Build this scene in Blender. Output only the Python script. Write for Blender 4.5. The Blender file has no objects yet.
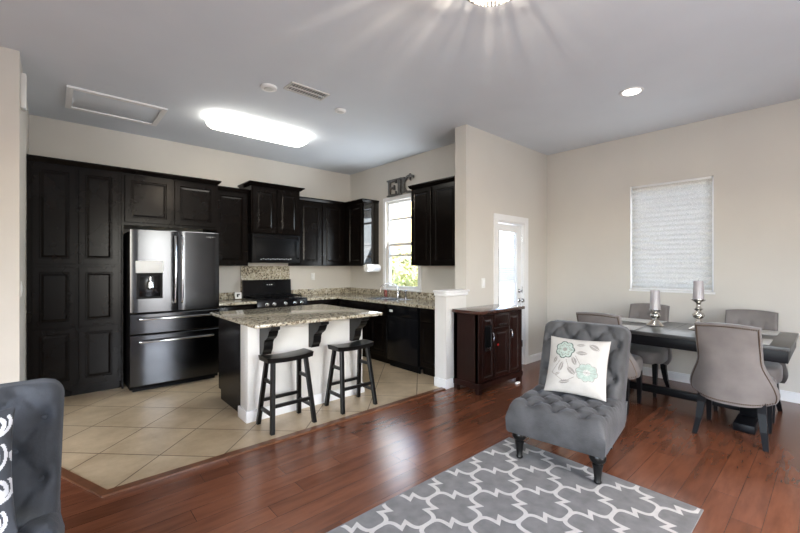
import bpy, bmesh, math, random
from mathutils import Vector, Matrix
random.seed(7)
C = bpy.context.scene.collection
PI = math.pi
# ------------------------------------------------------------------ camera, world, light
S = bpy.context.scene
cam = bpy.data.objects.new('camera', bpy.data.cameras.new('camera')); C.objects.link(cam)
cam.data.sensor_width = 36.0; cam.data.lens = 36.0 * 389.0 / 800.0
cam.data.clip_start = .05; cam.data.clip_end = 200
ang = math.atan2(435, 389)
cam.location = (0, 0, 1.37); cam.rotation_euler = (PI/2, 0, -ang)
# view dir = (cos48.2, sin48.2): rotation about z from +Y is -(90-48.2)
cam.rotation_euler = (PI/2, 0, -(PI/2 - (PI/2 - math.atan2(math.cos(ang), math.sin(ang)))))
S.camera = cam
S.view_settings.view_transform = 'Standard'; S.view_settings.look = 'None'
S.view_settings.exposure = 0.3; S.view_settings.gamma = 1.0
S.view_settings.use_curve_mapping = False
S.cycles.use_denoising = True
S.cycles.max_bounces = 10; S.cycles.diffuse_bounces = 5; S.cycles.glossy_bounces = 5
S.cycles.transmission_bounces = 8; S.cycles.sample_clamp_indirect = 6.0
S.cycles.caustics_reflective = False; S.cycles.caustics_refractive = False

W = bpy.data.worlds.new('world'); S.world = W; W.use_nodes = True
wn = W.node_tree; bg = wn.nodes['Background']
sky = wn.nodes.new('ShaderNodeTexSky'); sky.sky_type = 'NISHITA'; sky.sun_disc = False
sky.sun_elevation = math.radians(50); sky.sun_rotation = math.radians(200); sky.air_density = 1.0; sky.dust_density = 3.0
wn.links.new(sky.outputs[0], bg.inputs[0]); bg.inputs[1].default_value = 2.4

def area(name, loc, rot, sx, sy, power, col, spread=None):
    l = bpy.data.lights.new(name, 'AREA'); l.shape = 'RECTANGLE'; l.size = sx; l.size_y = sy
    l.energy = power; l.color = col
    if spread: l.spread = spread
    o = bpy.data.objects.new(name, l); C.objects.link(o); o.location = loc; o.rotation_euler = rot
    return o
# daylight from an unseen window behind the camera; the side lamp is added fill
area('daylight_rear_window', (1.85, -2.34, 1.35), (PI/2+.4, 0, 0), 1.2, 2.1, 75, (.90, .95, 1.0))
area('added_side_fill', (-2.24, -.35, 1.35), (PI/2+.4, 0, -PI/2), 3.1, 2.1, 55, (.90, .95, 1.0))  # lamp added in the unseen side wall to flatten the room light
area('daylight_kitchen_window', (4.10, 4.52, 1.72), (PI/2+.5, 0, PI/2), .70, 1.25, 22, (.92, .97, 1.0))
area('daylight_right_window', (5.57, 1.34, 1.75), (PI/2, 0, PI/2), .8, 1.2, 5, (.92, .96, 1.0))

# ------------------------------------------------------------------ materials
def nd(m, t): return m.node_tree.nodes.new(t)
def lk(m, a, b): m.node_tree.links.new(a, b)
def mat(name, col, rough=.5, metal=0, noise=0, nscale=8, bump=0, bscale=60, coat=0, emit=None, estr=0, sheen=0, spec=.5, trans=0):
    m = bpy.data.materials.new(name); m.use_nodes = True
    b = m.node_tree.nodes['Principled BSDF']
    b.inputs['Base Color'].default_value = (*col, 1); b.inputs['Roughness'].default_value = rough
    b.inputs['Metallic'].default_value = metal; b.inputs['Coat Weight'].default_value = coat
    b.inputs['Specular IOR Level'].default_value = spec
    if trans: b.inputs['Transmission Weight'].default_value = trans
    if sheen:
        b.inputs['Sheen Weight'].default_value = sheen; b.inputs['Sheen Roughness'].default_value = .35
        b.inputs['Sheen Tint'].default_value = (.85, .88, .95, 1)
    if emit: b.inputs['Emission Color'].default_value = (*emit, 1); b.inputs['Emission Strength'].default_value = estr
    tc = nd(m, 'ShaderNodeTexCoord')
    n = nd(m, 'ShaderNodeTexNoise'); n.inputs['Scale'].default_value = nscale; n.inputs['Detail'].default_value = 5
    lk(m, tc.outputs['Object'], n.inputs['Vector'])
    r = nd(m, 'ShaderNodeValToRGB')
    k = max(noise, .02)
    r.color_ramp.elements[0].position = .3; r.color_ramp.elements[1].position = .7
    r.color_ramp.elements[0].color = (*[max(0, c*(1-k)) for c in col], 1)
    r.color_ramp.elements[1].color = (*[min(1, c*(1+k)) for c in col], 1)
    lk(m, n.outputs['Fac'], r.inputs['Fac']); lk(m, r.outputs['Color'], b.inputs['Base Color'])
    if bump:
        n2 = nd(m, 'ShaderNodeTexNoise'); n2.inputs['Scale'].default_value = bscale; n2.inputs['Detail'].default_value = 3
        lk(m, tc.outputs['Object'], n2.inputs['Vector'])
        bp = nd(m, 'ShaderNodeBump'); bp.inputs['Strength'].default_value = bump; bp.inputs['Distance'].default_value = .01
        lk(m, n2.outputs['Fac'], bp.inputs['Height']); lk(m, bp.outputs['Normal'], b.inputs['Normal'])
    return m

M = {}
M['wall'] = mat('wall_paint', (.60, .57, .52), .75, noise=.02, nscale=2, bump=.06, bscale=180)
M['ceil'] = mat('ceiling_paint', (.66, .70, .75), .85, noise=.015, nscale=2, bump=.08, bscale=150)
M['trim'] = mat('white_trim', (.80, .80, .80), .4)
M['cab'] = mat('espresso_cabinet', (.0045, .0033, .0028), .22, noise=.25, nscale=4, spec=.14)
M['cabgap'] = mat('cabinet_shadow_line', (.004, .004, .004), .6)
M['console'] = mat('mahogany', (.014, .0042, .003), .3, noise=.35, nscale=5, spec=.3)
M['consoletop'] = mat('mahogany_top', (.06, .025, .018), .18, noise=.3, nscale=5, coat=.5)
M['steel'] = mat('black_stainless', (.075, .078, .085), .2, metal=1, noise=.05, nscale=3)
M['steel2'] = mat('bright_steel', (.55, .56, .58), .18, metal=1)
M['chrome'] = mat('chrome', (.48, .48, .50), .12, metal=1)
M['silver'] = mat('mercury_silver', (.62, .60, .56), .16, metal=1, noise=.2, nscale=40, bump=.2, bscale=60)
M['dispgrey'] = mat('dispenser_panel', (.75, .77, .78), .35)
M['black'] = mat('black_gloss', (.005, .005, .006), .16, spec=.3)
M['blackmat'] = mat('black_matte', (.0035, .0035, .004), .4, spec=.1)
M['stool'] = mat('black_stool_paint', (.004, .004, .004), .3, spec=.3)
M['tabletop'] = mat('dark_table_wood', (.045, .044, .042), .3, noise=.3, nscale=6, spec=.4)
M['tableblack'] = mat('black_table_wood', (.005, .005, .006), .35, spec=.15)
M['velvet'] = mat('grey_velvet', (.056, .055, .056), .75, noise=.4, nscale=7, bump=.2, bscale=90, sheen=.18)
M['velvet_dark'] = mat('charcoal_velvet', (.040, .044, .052), .8, noise=.35, nscale=7, bump=.2, bscale=90, sheen=.12)
M['taupe'] = mat('taupe_velvet', (.165, .146, .137), .8, noise=.18, nscale=6, bump=.1, bscale=90, sheen=.2)
M['nail'] = mat('bronze_nailheads', (.10, .07, .05), .35, metal=1)
M['cream'] = mat('cream_cotton', (.46, .435, .40), .9, noise=.05, nscale=20, bump=.2, bscale=200)
M['aqua'] = mat('pale_aqua_print', (.33, .39, .34), .9, noise=.15, nscale=40)
M['inkgreen'] = mat('dark_green_print', (.07, .09, .08), .9)
M['taupeprint'] = mat('taupe_print', (.25, .23, .21), .9, noise=.1, nscale=30)
M['white_fabric'] = mat('white_print', (.62, .62, .64), .9, noise=.04, nscale=20)
M['rug'] = mat('grey_rug_pile', (.175, .170, .167), .95, noise=.18, nscale=14, bump=.5, bscale=260)
M['rugwhite'] = mat('ivory_rug_pile', (.52, .495, .47), .95, noise=.08, nscale=30, bump=.5, bscale=260)
M['placemat'] = mat('light_grey_placemat', (.46, .45, .43), .6, noise=.08, nscale=60, bump=.3, bscale=300)
M['candle'] = mat('grey_lilac_candle', (.36, .33, .34), .35, noise=.08, nscale=10, coat=.3)
M['strip'] = mat('wood_transition_strip', (.15, .062, .030), .3, noise=.3, nscale=9, coat=.3)
M['plastic'] = mat('white_plastic', (.75, .75, .73), .4)
M['paper'] = mat('paper_towel', (.82, .82, .82), .9, bump=.2, bscale=120)
M['soap'] = mat('red_soap', (.20, .02, .01), .15, coat=.5)
M['red'] = mat('red_tag', (.55, .02, .02), .4)
M['frost'] = mat('white_vent', (.62, .62, .60), .5)
M['ventdark'] = mat('vent_dark', (.35, .35, .35), .7)
M['iron'] = mat('brushed_dark_iron', (.16, .155, .15), .35, metal=.8, noise=.4, nscale=20)
M['diffuser'] = mat('lit_diffuser', (.9, .9, .88), .5, emit=(1, .96, .86), estr=9.5)
M['canlight'] = mat('lit_can', (.9, .9, .9), .5, emit=(1, .93, .82), estr=7)
M['leaf'] = mat('garden_leaf', (.50, .50, .22), .8, noise=.5, nscale=3)
M['housewall'] = mat('cream_stucco', (.42, .31, .15), .9, noise=.05, nscale=3)
M['housewhite'] = mat('white_siding', (.8, .8, .8), .8)
M['concrete'] = mat('patio_concrete', (.5, .48, .45), .9, noise=.1, nscale=3)
M['bark'] = mat('bark', (.12, .08, .05), .9, noise=.4, nscale=20)
M['crystal'] = mat('crystal', (.85, .83, .80), .08, metal=.6)

def glass(name, tint=(.95, .97, .98)):
    m = bpy.data.materials.new(name); m.use_nodes = True
    nt = m.node_tree; nt.nodes.clear()
    o = nt.nodes.new('ShaderNodeOutputMaterial'); mx = nt.nodes.new('ShaderNodeMixShader')
    t = nt.nodes.new('ShaderNodeBsdfTransparent'); g = nt.nodes.new('ShaderNodeBsdfGlossy')
    t.inputs[0].default_value = (*tint, 1); g.inputs['Roughness'].default_value = .03; mx.inputs[0].default_value = .08
    nt.links.new(t.outputs[0], mx.inputs[1]); nt.links.new(g.outputs[0], mx.inputs[2]); nt.links.new(mx.outputs[0], o.inputs[0])
    return m
M['glass'] = glass('window_glass')
def translucent(name, col, w=.5, stripes=0, weave=False):
    m = bpy.data.materials.new(name); m.use_nodes = True
    nt = m.node_tree; nt.nodes.clear()
    o = nt.nodes.new('ShaderNodeOutputMaterial'); mx = nt.nodes.new('ShaderNodeMixShader')
    d = nt.nodes.new('ShaderNodeBsdfDiffuse'); t = nt.nodes.new('ShaderNodeBsdfTranslucent')
    mx.inputs[0].default_value = w
    tc = nt.nodes.new('ShaderNodeTexCoord'); mp = nt.nodes.new('ShaderNodeMapping'); mp.inputs['Scale'].default_value = (1, 3, 14) if weave else (1, 1, 1)
    n = nt.nodes.new('ShaderNodeTexNoise'); n.inputs['Scale'].default_value = 22 if weave else 5; n.inputs['Detail'].default_value = 6
    r = nt.nodes.new('ShaderNodeValToRGB'); k = .22 if weave else .03
    r.color_ramp.elements[0].position = .35; r.color_ramp.elements[1].position = .65
    r.color_ramp.elements[0].color = (*[c*(1-k) for c in col], 1); r.color_ramp.elements[1].color = (*[min(1, c*(1+k)) for c in col], 1)
    nt.links.new(tc.outputs['Object'], mp.inputs[0]); nt.links.new(mp.outputs[0], n.inputs['Vector'])
    nt.links.new(n.outputs['Fac'], r.inputs[0])
    nt.links.new(r.outputs[0], d.inputs[0]); nt.links.new(r.outputs[0], t.inputs[0])
    nt.links.new(d.outputs[0], mx.inputs[1]); nt.links.new(t.outputs[0], mx.inputs[2]); nt.links.new(mx.outputs[0], o.inputs[0])
    return m
M['shade'] = translucent('pleated_shade_fabric', (.60, .58, .54), .5, weave=True)
M['blind'] = translucent('white_blind', (.85, .86, .88), .6)

def granite(name, base, mid, dark):
    m = mat(name, base, .14, coat=.3)
    b = m.node_tree.nodes['Principled BSDF']; tc = nd(m, 'ShaderNodeTexCoord')
    v = nd(m, 'ShaderNodeTexVoronoi'); v.inputs['Scale'].default_value = 75
    n = nd(m, 'ShaderNodeTexNoise'); n.inputs['Scale'].default_value = 26; n.inputs['Detail'].default_value = 8; n.inputs['Roughness'].default_value = .7
    lk(m, tc.outputs['Object'], v.inputs['Vector']); lk(m, tc.outputs['Object'], n.inputs['Vector'])
    r = nd(m, 'ShaderNodeValToRGB'); e = r.color_ramp.elements
    e[0].position = .30; e[0].color = (*dark, 1); e[1].position = .62; e[1].color = (*base, 1)
    x = e.new(.42); x.color = (*mid, 1); x = e.new(.50); x.color = (*base, 1); x = e.new(.75); x.color = (.62, .58, .50, 1)
    mx = nd(m, 'ShaderNodeMath'); mx.operation = 'MULTIPLY_ADD'; mx.inputs[1].default_value = .34; 
    sp = nd(m, 'ShaderNodeSeparateColor'); lk(m, v.outputs['Color'], sp.inputs[0]); lk(m, sp.outputs[0], mx.inputs[0])
    sb = nd(m, 'ShaderNodeMath'); sb.operation = 'SUBTRACT'; sb.inputs[1].default_value = .15
    lk(m, n.outputs['Fac'], sb.inputs[0]); lk(m, sb.outputs[0], mx.inputs[2])
    lk(m, mx.outputs[0], r.inputs[0]); lk(m, r.outputs[0], b.inputs['Base Color'])
    return m
M['granite'] = granite('speckled_granite', (.46, .41, .31), (.19, .15, .10), (.02, .018, .016))

def wood_floor():
    m = mat('cherry_plank_floor', (.2, .06, .03), .2)
    b = m.node_tree.nodes['Principled BSDF']; tc = nd(m, 'ShaderNodeTexCoord')
    br = nd(m, 'ShaderNodeTexBrick'); br.inputs['Scale'].default_value = 1
    br.inputs['Brick Width'].default_value = 1.15; br.inputs['Row Height'].default_value = .127
    br.inputs['Mortar Size'].default_value = .0012; br.inputs['Mortar Smooth'].default_value = .3
    br.offset = .37; br.offset_frequency = 3; br.squash = .8; br.squash_frequency = 2
    br.inputs['Color1'].default_value = (.170, .062, .031, 1); br.inputs['Color2'].default_value = (.112, .039, .019, 1)
    br.inputs['Mortar'].default_value = (.03, .01, .006, 1); br.inputs['Bias'].default_value = -.1
    lk(m, tc.outputs['Object'], br.inputs['Vector'])
    mp = nd(m, 'ShaderNodeMapping'); mp.inputs['Scale'].default_value = (.9, 5, 1); lk(m, tc.outputs['Object'], mp.inputs[0])
    n = nd(m, 'ShaderNodeTexNoise'); n.inputs['Scale'].default_value = 4; n.inputs['Detail'].default_value = 3; lk(m, mp.outputs[0], n.inputs['Vector'])
    r = nd(m, 'ShaderNodeValToRGB'); r.color_ramp.elements[0].position = .3; r.color_ramp.elements[0].color = (.78, .76, .76, 1); r.color_ramp.elements[1].position = .62; r.color_ramp.elements[1].color = (1.12, 1.1, 1.1, 1)
    lk(m, n.outputs['Fac'], r.inputs[0])
    mx = nd(m, 'ShaderNodeMix'); mx.data_type = 'RGBA'; mx.blend_type = 'MULTIPLY'; mx.inputs['Factor'].default_value = 1
    lk(m, br.outputs['Color'], mx.inputs[6]); lk(m, r.outputs[0], mx.inputs[7]); lk(m, mx.outputs[2], b.inputs['Base Color'])
    n3 = nd(m, 'ShaderNodeTexNoise'); n3.inputs['Scale'].default_value = 5; lk(m, tc.outputs['Object'], n3.inputs['Vector'])
    bp = nd(m, 'ShaderNodeBump'); bp.inputs['Strength'].default_value = .015; bp.inputs['Distance'].default_value = .02
    b.inputs['Roughness'].default_value = .23; b.inputs['Specular IOR Level'].default_value = .6
    return m
def tile_floor():
    m = mat('travertine_tile', (.5, .4, .28), .25)
    b = m.node_tree.nodes['Principled BSDF']; tc = nd(m, 'ShaderNodeTexCoord')
    mp = nd(m, 'ShaderNodeMapping'); mp.inputs['Rotation'].default_value = (0, 0, PI/4); mp.inputs['Location'].default_value = (2.814 % .46, -(2.715 % .46), 0)
    lk(m, tc.outputs['Object'], mp.inputs[0])
    br = nd(m, 'ShaderNodeTexBrick'); br.offset = 0; br.squash = 1; br.inputs['Scale'].default_value = 1
    br.inputs['Brick Width'].default_value = .46; br.inputs['Row Height'].default_value = .46; br.inputs['Mortar Size'].default_value = .0045
    br.inputs['Color1'].default_value = (.56, .45, .305, 1); br.inputs['Color2'].default_value = (.50, .395, .26, 1); br.inputs['Mortar'].default_value = (.13, .085, .05, 1)
    lk(m, mp.outputs[0], br.inputs['Vector'])
    n = nd(m, 'ShaderNodeTexNoise'); n.inputs['Scale'].default_value = 3.5; n.inputs['Detail'].default_value = 9; n.inputs['Roughness'].default_value = .65; lk(m, tc.outputs['Object'], n.inputs['Vector'])
    r = nd(m, 'ShaderNodeValToRGB'); r.color_ramp.elements[0].position = .3; r.color_ramp.elements[0].color = (.75, .72, .68, 1); r.color_ramp.elements[1].position = .65; r.color_ramp.elements[1].color = (1.08, 1.08, 1.08, 1)
    lk(m, n.outputs['Fac'], r.inputs[0])
    mx = nd(m, 'ShaderNodeMix'); mx.data_type = 'RGBA'; mx.blend_type = 'MULTIPLY'; mx.inputs['Factor'].default_value = 1
    lk(m, br.outputs['Color'], mx.inputs[6]); lk(m, r.outputs[0], mx.inputs[7]); lk(m, mx.outputs[2], b.inputs['Base Color'])
    b.inputs['Roughness'].default_value = .3
    bp = nd(m, 'ShaderNodeBump'); bp.inputs['Strength'].default_value = .25; bp.inputs['Distance'].default_value = .01; bp.invert = True
    lk(m, br.outputs['Fac'], bp.inputs['Height']); lk(m, bp.outputs[0], b.inputs['Normal'])
    return m
M['wood'] = wood_floor(); M['tile'] = tile_floor()

# ------------------------------------------------------------------ mesh helpers
def box(bm, x0, x1, y0, y1, z0, z1, bev=0, seg=2, mtx=None):
    r = bmesh.ops.create_cube(bm, size=1.0); vs = r['verts']
    for v in vs:
        v.co = Vector((x0+(v.co.x+.5)*(x1-x0), y0+(v.co.y+.5)*(y1-y0), z0+(v.co.z+.5)*(z1-z0)))
    if bev:
        es = list({e for v in vs for e in v.link_edges})
        q = bmesh.ops.bevel(bm, geom=es, offset=bev, segments=seg, profile=.5, affect='EDGES')
        vs = list({v for v in q['verts']} | {v for v in vs if v.is_valid})
    if mtx:
        for v in vs: v.co = mtx @ v.co
    return vs
def hexa(bm, b4, t4):
    """solid from four bottom and four top points"""
    v = [bm.verts.new(p) for p in (*b4, *t4)]
    for f in ((3,2,1,0),(4,5,6,7),(0,1,5,4),(1,2,6,5),(2,3,7,6),(3,0,4,7)): bm.faces.new([v[i] for i in f])
def tube(bm, pts, r, seg=10, caps=True):
    pts = [Vector(p) for p in pts]; rings = []
    rr = r if isinstance(r, (list, tuple)) else [r]*len(pts)
    ref = None
    for i, p in enumerate(pts):
        t = (pts[min(i+1, len(pts)-1)] - pts[max(i-1, 0)]).normalized()
        if ref is None: ref = t.orthogonal().normalized()
        u = (ref - t*ref.dot(t)).normalized(); ref = u; w = t.cross(u)
        rings.append([bm.verts.new(p + (u*math.cos(2*PI*k/seg) + w*math.sin(2*PI*k/seg))*rr[i]) for k in range(seg)])
    for a, b in zip(rings, rings[1:]):
        for k in range(seg): bm.faces.new((a[k], a[(k+1) % seg], b[(k+1) % seg], b[k]))
    if caps: bm.faces.new(rings[0][::-1]); bm.faces.new(rings[-1])
def lathe(bm, prof, seg=24, c=(0, 0, 0), mtx=None):
    rings = []
    for r, z in prof:
        ring = [Vector((r*math.cos(2*PI*k/seg), r*math.sin(2*PI*k/seg), z)) for k in range(seg)]
        if mtx: ring = [mtx @ p for p in ring]
        rings.append([bm.verts.new(p + Vector(c)) for p in ring])
    for a, b in zip(rings, rings[1:]):
        for k in range(seg): bm.faces.new((a[k], a[(k+1) % seg], b[(k+1) % seg], b[k]))
    bm.faces.new(rings[0][::-1]); bm.faces.new(rings[-1])
def prism(bm, poly, f, d0, d1):
    """poly in 2D, f(u,v,d)->3D point"""
    a = [bm.verts.new(f(u, v, d0)) for u, v in poly]; b = [bm.verts.new(f(u, v, d1)) for u, v in poly]
    n = len(poly)
    bm.faces.new(a[::-1]); bm.faces.new(b)
    for i in range(n): bm.faces.new((a[i], a[(i+1) % n], b[(i+1) % n], b[i]))
def obj(name, bm, m, parent=None, smooth=35, loc=None):
    me = bpy.data.meshes.new(name)
    bmesh.ops.recalc_face_normals(bm, faces=bm.faces)
    bm.to_mesh(me); bm.free()
    for x in (m if isinstance(m, (list, tuple)) else [m]): me.materials.append(M[x] if isinstance(x, str) else x)
    if smooth:
        me.shade_smooth(); me.set_sharp_from_angle(angle=math.radians(smooth))
    o = bpy.data.objects.new(name, me); C.objects.link(o)
    if parent: o.parent = parent
    if loc: o.location = loc
    return o
def B(): return bmesh.new()
def bxo(name, m, parent, *a, bev=0, **k):
    b = B(); box(b, *a, bev=bev); return obj(name, b, m, parent, **k)
def struct(o): o['kind'] = 'structure'; return o
def tag(o, label, cat, group=None):
    o['label'] = label; o['category'] = cat
    if group: o['group'] = group
    return o
def thing(name, label, cat, loc=(0, 0, 0), rz=0, group=None):
    o = bpy.data.objects.new(name, None); C.objects.link(o); o.empty_display_size = .1
    o.location = loc; o.rotation_euler = (0, 0, rz); return tag(o, label, cat, group)
def dup(o, parent=None):
    c = o.copy(); C.objects.link(c); c.parent = parent
    for ch in [x for x in o.children]: dup(ch, c)
    return c
def wallbox(name, m, x0, x1, y0, y1, z0=0, z1=3.05, holes=(), axis='x'):
    """wall slab; axis = direction along the wall; holes = (a0,a1,z0,z1) along it"""
    b = B(); a0, a1 = (x0, x1) if axis == 'x' else (y0, y1)
    cuts = sorted({a0, a1, *[h[0] for h in holes], *[h[1] for h in holes]}); zc = sorted({z0, z1, *[h[2] for h in holes], *[h[3] for h in holes]})
    def hole(i, j):
        if not (0 <= i < len(cuts)-1 and 0 <= j < len(zc)-1): return True
        ca, cz = (cuts[i]+cuts[i+1])/2, (zc[j]+zc[j+1])/2
        return any(h[0] < ca < h[1] and h[2] < cz < h[3] for h in holes)
    def P(a, dd, z): return (a, (y0, y1)[dd], z) if axis == 'x' else ((x0, x1)[dd], a, z)
    V = {}
    def v(a, dd, z):
        k = (a, dd, z)
        if k not in V: V[k] = b.verts.new(P(a, dd, z))
        return V[k]
    for i in range(len(cuts)-1):
        for j in range(len(zc)-1):
            if hole(i, j): continue
            a, c, z, w = cuts[i], cuts[i+1], zc[j], zc[j+1]
            for dd in (0, 1): b.faces.new((v(a, dd, z), v(c, dd, z), v(c, dd, w), v(a, dd, w)))
            if hole(i-1, j): b.faces.new((v(a, 0, z), v(a, 1, z), v(a, 1, w), v(a, 0, w)))
            if hole(i+1, j): b.faces.new((v(c, 0, z), v(c, 1, z), v(c, 1, w), v(c, 0, w)))
            if hole(i, j-1): b.faces.new((v(a, 0, z), v(c, 0, z), v(c, 1, z), v(a, 1, z)))
            if hole(i, j+1): b.faces.new((v(a, 0, w), v(c, 0, w), v(c, 1, w), v(a, 1, w)))
    return struct(obj(name, b, m, smooth=0))

# ------------------------------------------------------------------ room shell
XR, YK, XS, YD = 5.58, 5.93, 4.08, 2.90
b = B(); box(b, -2.4, 5.7, -2.5, 6.05, -.12, 0); struct(obj('floor', b, 'wood', smooth=0))
b = B()
prism(b, [(.25, 2.95), (3.62, 2.95), (3.62, 3.07), (4.08, 3.07), (4.08, 5.93), (-.19, 5.93), (-.19, 4.12)], lambda u, v, d: (u, v, d), .0005, .004)
struct(obj('floor_kitchen', b, 'tile', smooth=0))
b = B(); box(b, -2.4, 5.7, -2.5, 6.05, 3.05, 3.17); struct(obj('ceiling', b, 'ceil', smooth=0))
wallbox('wall_back', 'wall', -.31, 4.2, 5.93, 6.05)
wallbox('wall_left', 'wall', -.31, -.19, 4.24, 5.93, axis='y')
wallbox('wall_left_front', 'wall', -2.4, -.31, 4.24, 4.36)
wallbox('wall_sink', 'wall', 4.08, 4.20, 3.07, 5.93, axis='y', holes=[(4.15, 4.90, 1.02, 2.42)])
wallbox('wall_divider', 'wall', 3.64, 5.58, 2.90, 3.07, holes=[(4.27, 4.93, 0, 1.97)])
wallbox('wall_right', 'wall', 5.58, 5.70, -2.5, 3.07, axis='y', holes=[(.915, 1.765, 1.08, 2.40)])
wallbox('wall_rear', 'wall', -2.4, 5.58, -2.5, -2.38, holes=[(1.2, 2.5, .2, 2.5)])
wallbox('wall_far_left', 'wall', -2.4, -2.28, -2.38, 4.24, axis='y', holes=[(-2, 1.3, .2, 2.5)])
M['halfpaint'] = mat('half_wall_paint', (.68, .66, .63), .6, bump=.05, bscale=150)
wallbox('wall_half', 'halfpaint', 3.285, 3.64, 2.90, 3.07, 0, 1.035, )
# half wall cap with moulding
b = B(); box(b, 3.245, 3.67, 2.865, 3.069, 1.075, 1.10, bev=.008); box(b, 3.262, 3.66, 2.88, 3.069, 1.035, 1.075, bev=.010)
# cap runs past the wall end; cut away where the full wall stands
struct(obj('trim_1', b, 'trim'))
# baseboards
def baseboard(name, x0, x1, y0, y1):
    b = B(); box(b, x0, x1, y0, y1, .0, .085); 
    dx, dy = (x1-x0) > .05, (y1-y0) > .05
    box(b, x0 + (0 if dx else .004), x1 - (0 if dx else .004), y0 + (0 if dy else .004), y1 - (0 if dy else .004), .085, .105, bev=.003)
    return struct(obj(name, b, 'trim'))
baseboard('baseboard_right', 5.562, 5.58, -2.38, 2.9)
baseboard('baseboard_divider', 5.01, 5.562, 2.882, 2.9)
baseboard('baseboard_divider_left', 3.645, 4.17, 2.882, 2.9)
b = B(); box(b, 3.267, 3.64, 2.882, 2.9, 0, .105, bev=.004); box(b, 3.267, 3.285, 2.9, 3.069, 0, .105, bev=.004)
struct(obj('baseboard_half', b, 'trim'))
baseboard('baseboard_left', -2.28, -.19, 4.222, 4.24)
baseboard('baseboard_rear', -2.28, 5.56, -2.38, -2.362)
# tile edge strip
b = B()
prism(b, [(.22, 2.89), (3.262, 2.89), (3.262, 2.95), (.25, 2.95), (-.19, 4.12), (-.19, 3.95)], lambda u, v, d: (u, v, d), .0005, .013)
struct(obj('trim_2', b, 'strip', smooth=0))

# kitchen window (looks through wall_sink)
def frame_rect(b, a0, a1, z0, z1, w, f, d0, d1):
    """picture frame; f(a,z,d)->point"""
    for (p0, p1, q0, q1) in ((a0, a0+w, z0, z1), (a1-w, a1, z0, z1), (a0+w, a1-w, z0, z0+w), (a0+w, a1-w, z1-w, z1)):
        prism(b, [(p0, q0), (p1, q0), (p1, q1), (p0, q1)], f, d0, d1)
fx = lambda a, z, d: (d, a, z)
fy = lambda a, z, d: (a, d, z)
b = B()
frame_rect(b, 4.085, 4.965, .955, 2.485, .062, fx, 4.062, 4.079)
box(b, 4.03, 4.079, 4.07, 4.98, .99, 1.015, bev=.004)
win = struct(obj('window_1', b, 'trim', smooth=0))
b = B(); frame_rect(b, 4.15, 4.90, 1.02, 2.42, .04, fx, 4.11, 4.16)
prism(b, [(4.19, 1.70), (4.86, 1.70), (4.86, 1.745), (4.19, 1.745)], fx, 4.11, 4.155)
obj('sash_frame', b, 'trim', win, smooth=0)
for i, z in enumerate((2.11, 1.53)):
    b = B(); prism(b, [(4.19, z), (4.86, z), (4.86, z+.034), (4.19, z+.034)], fx, 4.125, 4.15); obj('muntin', b, 'trim', win, smooth=0)
b = B(); box(b, 4.133, 4.138, 4.16, 4.89, 1.03, 2.41); obj('pane', b, 'glass', win, smooth=0)
# right window with pleated shade
b = B(); frame_rect(b, .915, 1.765, 1.08, 2.40, .035, fx, 5.63, 5.68)
box(b, 5.57, 5.63, .9, 1.78, 1.055, 1.08, bev=.003)
win2 = struct(obj('window_2', b, 'trim', smooth=0))
b = B(); box(b, 5.652, 5.656, .95, 1.73, 1.115, 2.365); obj('pane', b, 'glass', win2, smooth=0)
b = B(); n = 44; rows = []
for i in range(n+1):
    z = 1.10 + (2.375-1.10)*i/n; x = 5.600 + (.006 if i % 2 else -.006)
    rows.append([b.verts.new((x + .001*math.sin(y*9+i), y, z)) for y in [.932+.816*k/12 for k in range(13)]])
for r0, r1 in zip(rows, rows[1:]):
    for k in range(12): b.faces.new((r0[k], r0[k+1], r1[k+1], r1[k]))
sh = thing('pleated_shade', 'light grey pleated fabric shade drawn down over the dining window', 'shade', (0, 0, 0))
so = obj('shade_fabric', b, 'shade', sh, smooth=0)
sm = so.modifiers.new('thickness', 'SOLIDIFY'); sm.thickness = .0015
bxo('bottom_rail', 'trim', sh, 5.588, 5.612, .935, 1.745, 1.083, 1.100, bev=.003)
bxo('head_rail', 'trim', sh, 5.585, 5.615, .935, 1.745, 2.375, 2.399, bev=.003)

# patio door in wall_divider
b = B()
for (p0, p1, q0, q1) in ((4.19, 4.27, 0, 2.05), (4.93, 5.01, 0, 2.05), (4.27, 4.93, 1.97, 2.05)):
    prism(b, [(p0, q0), (p1, q0), (p1, q1), (p0, q1)], fy, 2.884, 2.899)
for (p0, p1, q0, q1) in ((4.271, 4.285, 0, 1.97), (4.915, 4.929, 0, 1.97), (4.285, 4.915, 1.95, 1.969)):
    prism(b, [(p0, q0), (p1, q0), (p1, q1), (p0, q1)], fy, 2.901, 3.06)
struct(obj('trim_3', b, 'trim', smooth=0))
b = B()
for (p0, p1, q0, q1) in ((4.288, 4.36, .006, 1.935), (4.79, 4.895, .006, 1.935), (4.36, 4.79, 1.84, 1.935), (4.36, 4.79, .006, .26)):
    prism(b, [(p0, q0), (p1, q0), (p1, q1), (p0, q1)], fy, 2.935, 2.975)
dr = struct(obj('door_1', b, 'trim', smooth=0))
b = B(); frame_rect(b, 4.345, 4.805, .245, 1.855, .02, fy, 2.925, 2.934); obj('glazing_bead', b, 'trim', dr, smooth=0)
b = B(); box(b, 4.36, 4.79, 2.962, 2.966, .26, 1.84); obj('pane', b, 'glass', dr, smooth=0)
b = B()
for i in range(62):
    z = .275 + i*.0252
    hexa(b, [(4.368, 2.943, z), (4.782, 2.943, z), (4.782, 2.957, z+.016), (4.368, 2.957, z+.016)], [(4.368, 2.943, z+.0015), (4.782, 2.943, z+.0015), (4.782, 2.957, z+.0175), (4.368, 2.957, z+.0175)])
bl = obj('door_blind', b, 'blind', dr, smooth=0)
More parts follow.
